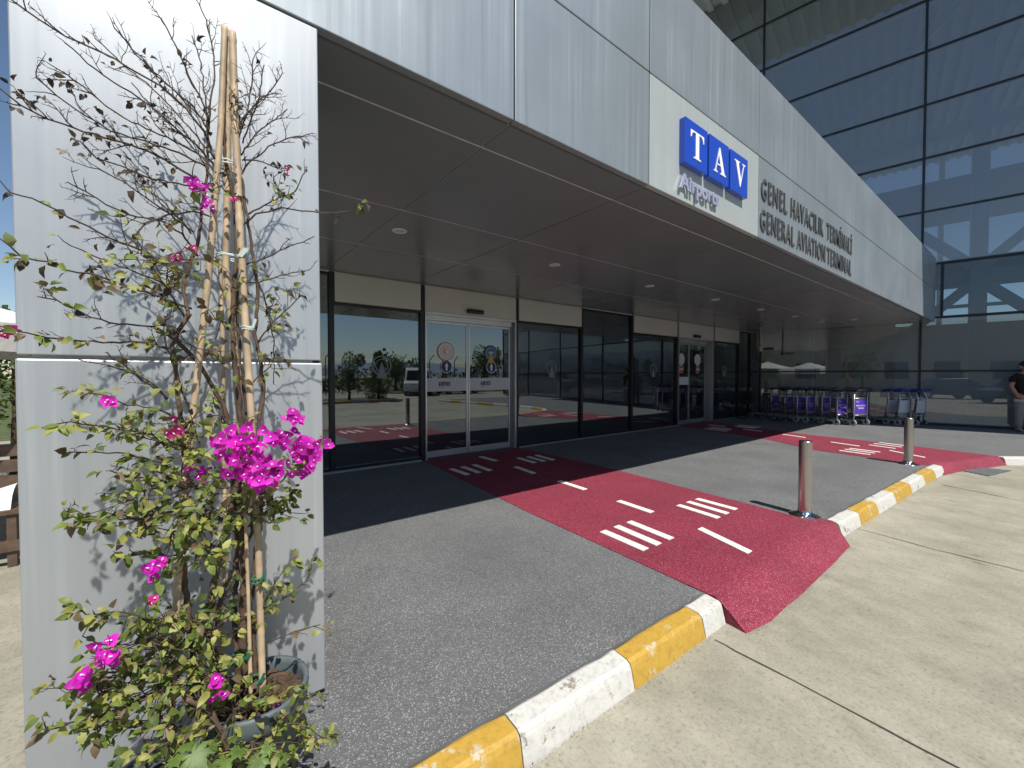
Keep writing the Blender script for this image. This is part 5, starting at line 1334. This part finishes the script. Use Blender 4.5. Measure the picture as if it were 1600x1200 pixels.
def vehicle(name, cx, cy, yaw_, prof, glassq, W, paint, lab, cat, wheels, wr=.32):
    """prof: side outline (x,z) ; built along local x"""
    r = empty(name, (cx, cy, DZ), lab, cat); c, s_ = math.cos(yaw_), math.sin(yaw_); ax = Vector((c, s_, 0)); ay = Vector((-s_, c, 0)); O = Vector((cx, cy, DZ))
    n = len(prof); vs = []; zt = max(z for _, z in prof)
    for side in (-1, 1):
        for (x, z) in prof:
            inset = .0 if z < 1.0 else (z-1.0)/(zt-1.0)*.14
            vs.append(O+ax*x+ay*side*(W/2-inset)+Z*z)
    mb = MB().add(vs, [list(range(n))[::-1], [n+i for i in range(n)]]+[[i, (i+1) % n, n+(i+1) % n, n+i] for i in range(n)], 0)
    mb.build('body', M[paint], r, .05)
    for side in (-1, 1):
        for q in glassq:
            pts_ = []
            for (x, z) in q:
                inset = (z-1.0)/(zt-1.0)*.14 if z > 1 else 0
                pts_.append(O+ax*x+ay*side*(W/2-inset+.012)+Z*z)
            MB().add(pts_, [list(range(len(q)))]).build('side_window', M['carglass'], r, fixn=False)
        for wx in wheels:
            cc = O+ax*wx+ay*side*(W/2-.08)+Z*wr
            wh = MB().tube([cc-ay*side*.1, cc+ay*side*.1], wr, 20).build('wheel', M['rubber'], r); MB().tube([cc+ay*side*.1, cc+ay*side*.108], wr*.6, 16).build('rim', M['alu'], wh)
    return r, O, ax, ay
def wind(r, O, ax, ay, x0, z0, x1, z1, W, dx):
    MB().add([O+ax*(x0+dx)+ay*(-W/2+.15)+Z*z0, O+ax*(x0+dx)+ay*(W/2-.15)+Z*z0, O+ax*(x1+dx)+ay*(W/2-.25)+Z*z1, O+ax*(x1+dx)+ay*(-W/2+.25)+Z*z1], [(0,1,2,3)]).build('windscreen', M['carglass'], r, fixn=False)
vp = [(-2.6,.35),(2.55,.35),(2.65,.55),(2.6,.95),(2.0,1.15),(1.35,1.95),(1.0,2.15),(-2.5,2.2),(-2.65,2.0)]
r, O, ax, ay = vehicle('van', 14.4, -18.0, R_(115), vp, [[(.4,1.2),(1.75,1.2),(1.2,1.85),(.4,1.85)], [(-2.3,1.2),(.25,1.2),(.25,1.85),(-2.3,1.85)]], 1.95, 'carw', 'white van parked by the far kerb, mirrored in the glass', 'van', (-1.7, 1.7))
wind(r, O, ax, ay, 2.0, 1.17, 1.38, 1.93, 1.95, .03)
for s in (-1, 1): MB().fbox(O+ax*2.6+ay*s*.72+Z*.82, ay, ax, Z, (-.14, 0, -.09), (.14, .04, .09)).build('headlight', M['white'], r)
cp = [(-2.2,.3),(2.1,.3),(2.2,.5),(2.15,.75),(1.2,.95),(.55,1.40),(-.9,1.43),(-1.6,1.05),(-2.2,.95)]
def car(cx, cy, a_, paint, lab):
    r, O, ax, ay = vehicle('parked_car', cx, cy, R_(a_), cp, [[(-1.35,1.0),(1.05,.98),(.52,1.34),(-.85,1.37)]], 1.76, paint, lab, 'car', (-1.35, 1.35), .31)
    wind(r, O, ax, ay, 1.2, .97, .57, 1.38, 1.76, .03); wind(r, O, ax, ay, -1.6, 1.07, -.93, 1.41, 1.76, -.03)
car(18.0, -18.0, 178, 'cars', 'silver sedan parked by the far kerb, mirrored in the near door')
car(-1.5, -6.5, 60, 'card', 'dark car parked behind the camera, mirrored in the hall glass')
car(-6.5, -4.4, 75, 'card', 'dark car farther off behind the camera, mirrored in the hall glass')
for k, (x, y, h) in enumerate([(-9, 1.5, 3.2), (-8.5, 6, 3.6), (-10.5, 10, 4.2), (-12, -1, 3.8)]):
    blob_tree('evergreen_tree', x, y, h, 1.6, ['round tree on the side terrace nearest the driveway', 'round tree in the middle of the side terrace', 'tallest tree at the back of the side terrace', 'round tree far off beyond the side terrace'][k], 'tree', 'trees on the side terrace', n=900)
# unseen pale building far to the side, enlarged to even out hall glass reflections
r = empty('neighbour_building', (-26, 4, DZ), 'unseen long pale building beyond the side terrace, enlarged to grey the hall glass reflections', 'building')
MB().box((-32, -34, DZ), (-22, 16, 6.4)).build('wall', M['cream'], r); MB().box((-32.4, -34.4, 6.4), (-21.4, 16.4, 6.9)).build('roof', M['hall_steel'], r)
for k in range(13): MB().box((-21.99, -32+k*3.7, 1.2), (-21.94, -30.2+k*3.7, 2.6)).build('window', M['carglass'], r)

# grit and crumbs gathered along the kerb foot and the edge of the red ramp
random.seed(11)
mb = MB()
def crumb(x, y, z, r_):
    b_ = [Vector((random.uniform(-1, 1), random.uniform(-1, 1), random.uniform(-.5, .8))).normalized()*r_ for _ in range(4)]
    P = Vector((x, y, z)); mb.add([P+v for v in b_], [(0,1,2), (0,1,3), (0,2,3), (1,2,3)])
def kin_y(x):
    for (x0, y0), (x1, y1) in zip(kin[:-1], kin[1:]):
        if x <= x1: return y0+(y1-y0)*(x-x0)/(x1-x0)
    return kin[-1][1]
for _ in range(2600):
    x = random.uniform(-.3, 9.4)
    if 2.66 < x < 4.95: continue
    y = kin_y(x)-.145-abs(random.gauss(0, .022)); crumb(x, y, DZ+.001, random.uniform(.0012, .0045))
for _ in range(700):
    x = random.uniform(-.3, 9.4)
    if 2.66 < x < 4.95: continue
    crumb(x, kin_y(x)+random.gauss(0, .006), .003, random.uniform(.0012, .0035))
lw = low1
for _ in range(900):
    k = random.randrange(len(lw)-1); p = lw[k].lerp(lw[k+1], random.random()); crumb(p.x+random.gauss(0, .012), p.y-abs(random.gauss(0, .02)), DZ+.001, random.uniform(.0015, .004))
for _ in range(500): crumb(random.uniform(-.5, 7), random.uniform(-.2, 1.1), DZ+.001, random.uniform(.001, .0028))
o = mb.build('grit', M['joint2'] if 'joint2' in M else mat('grit', (.30, .27, .21), .95, var=(60, .6)), fixn=False); tag(o, kind='stuff')
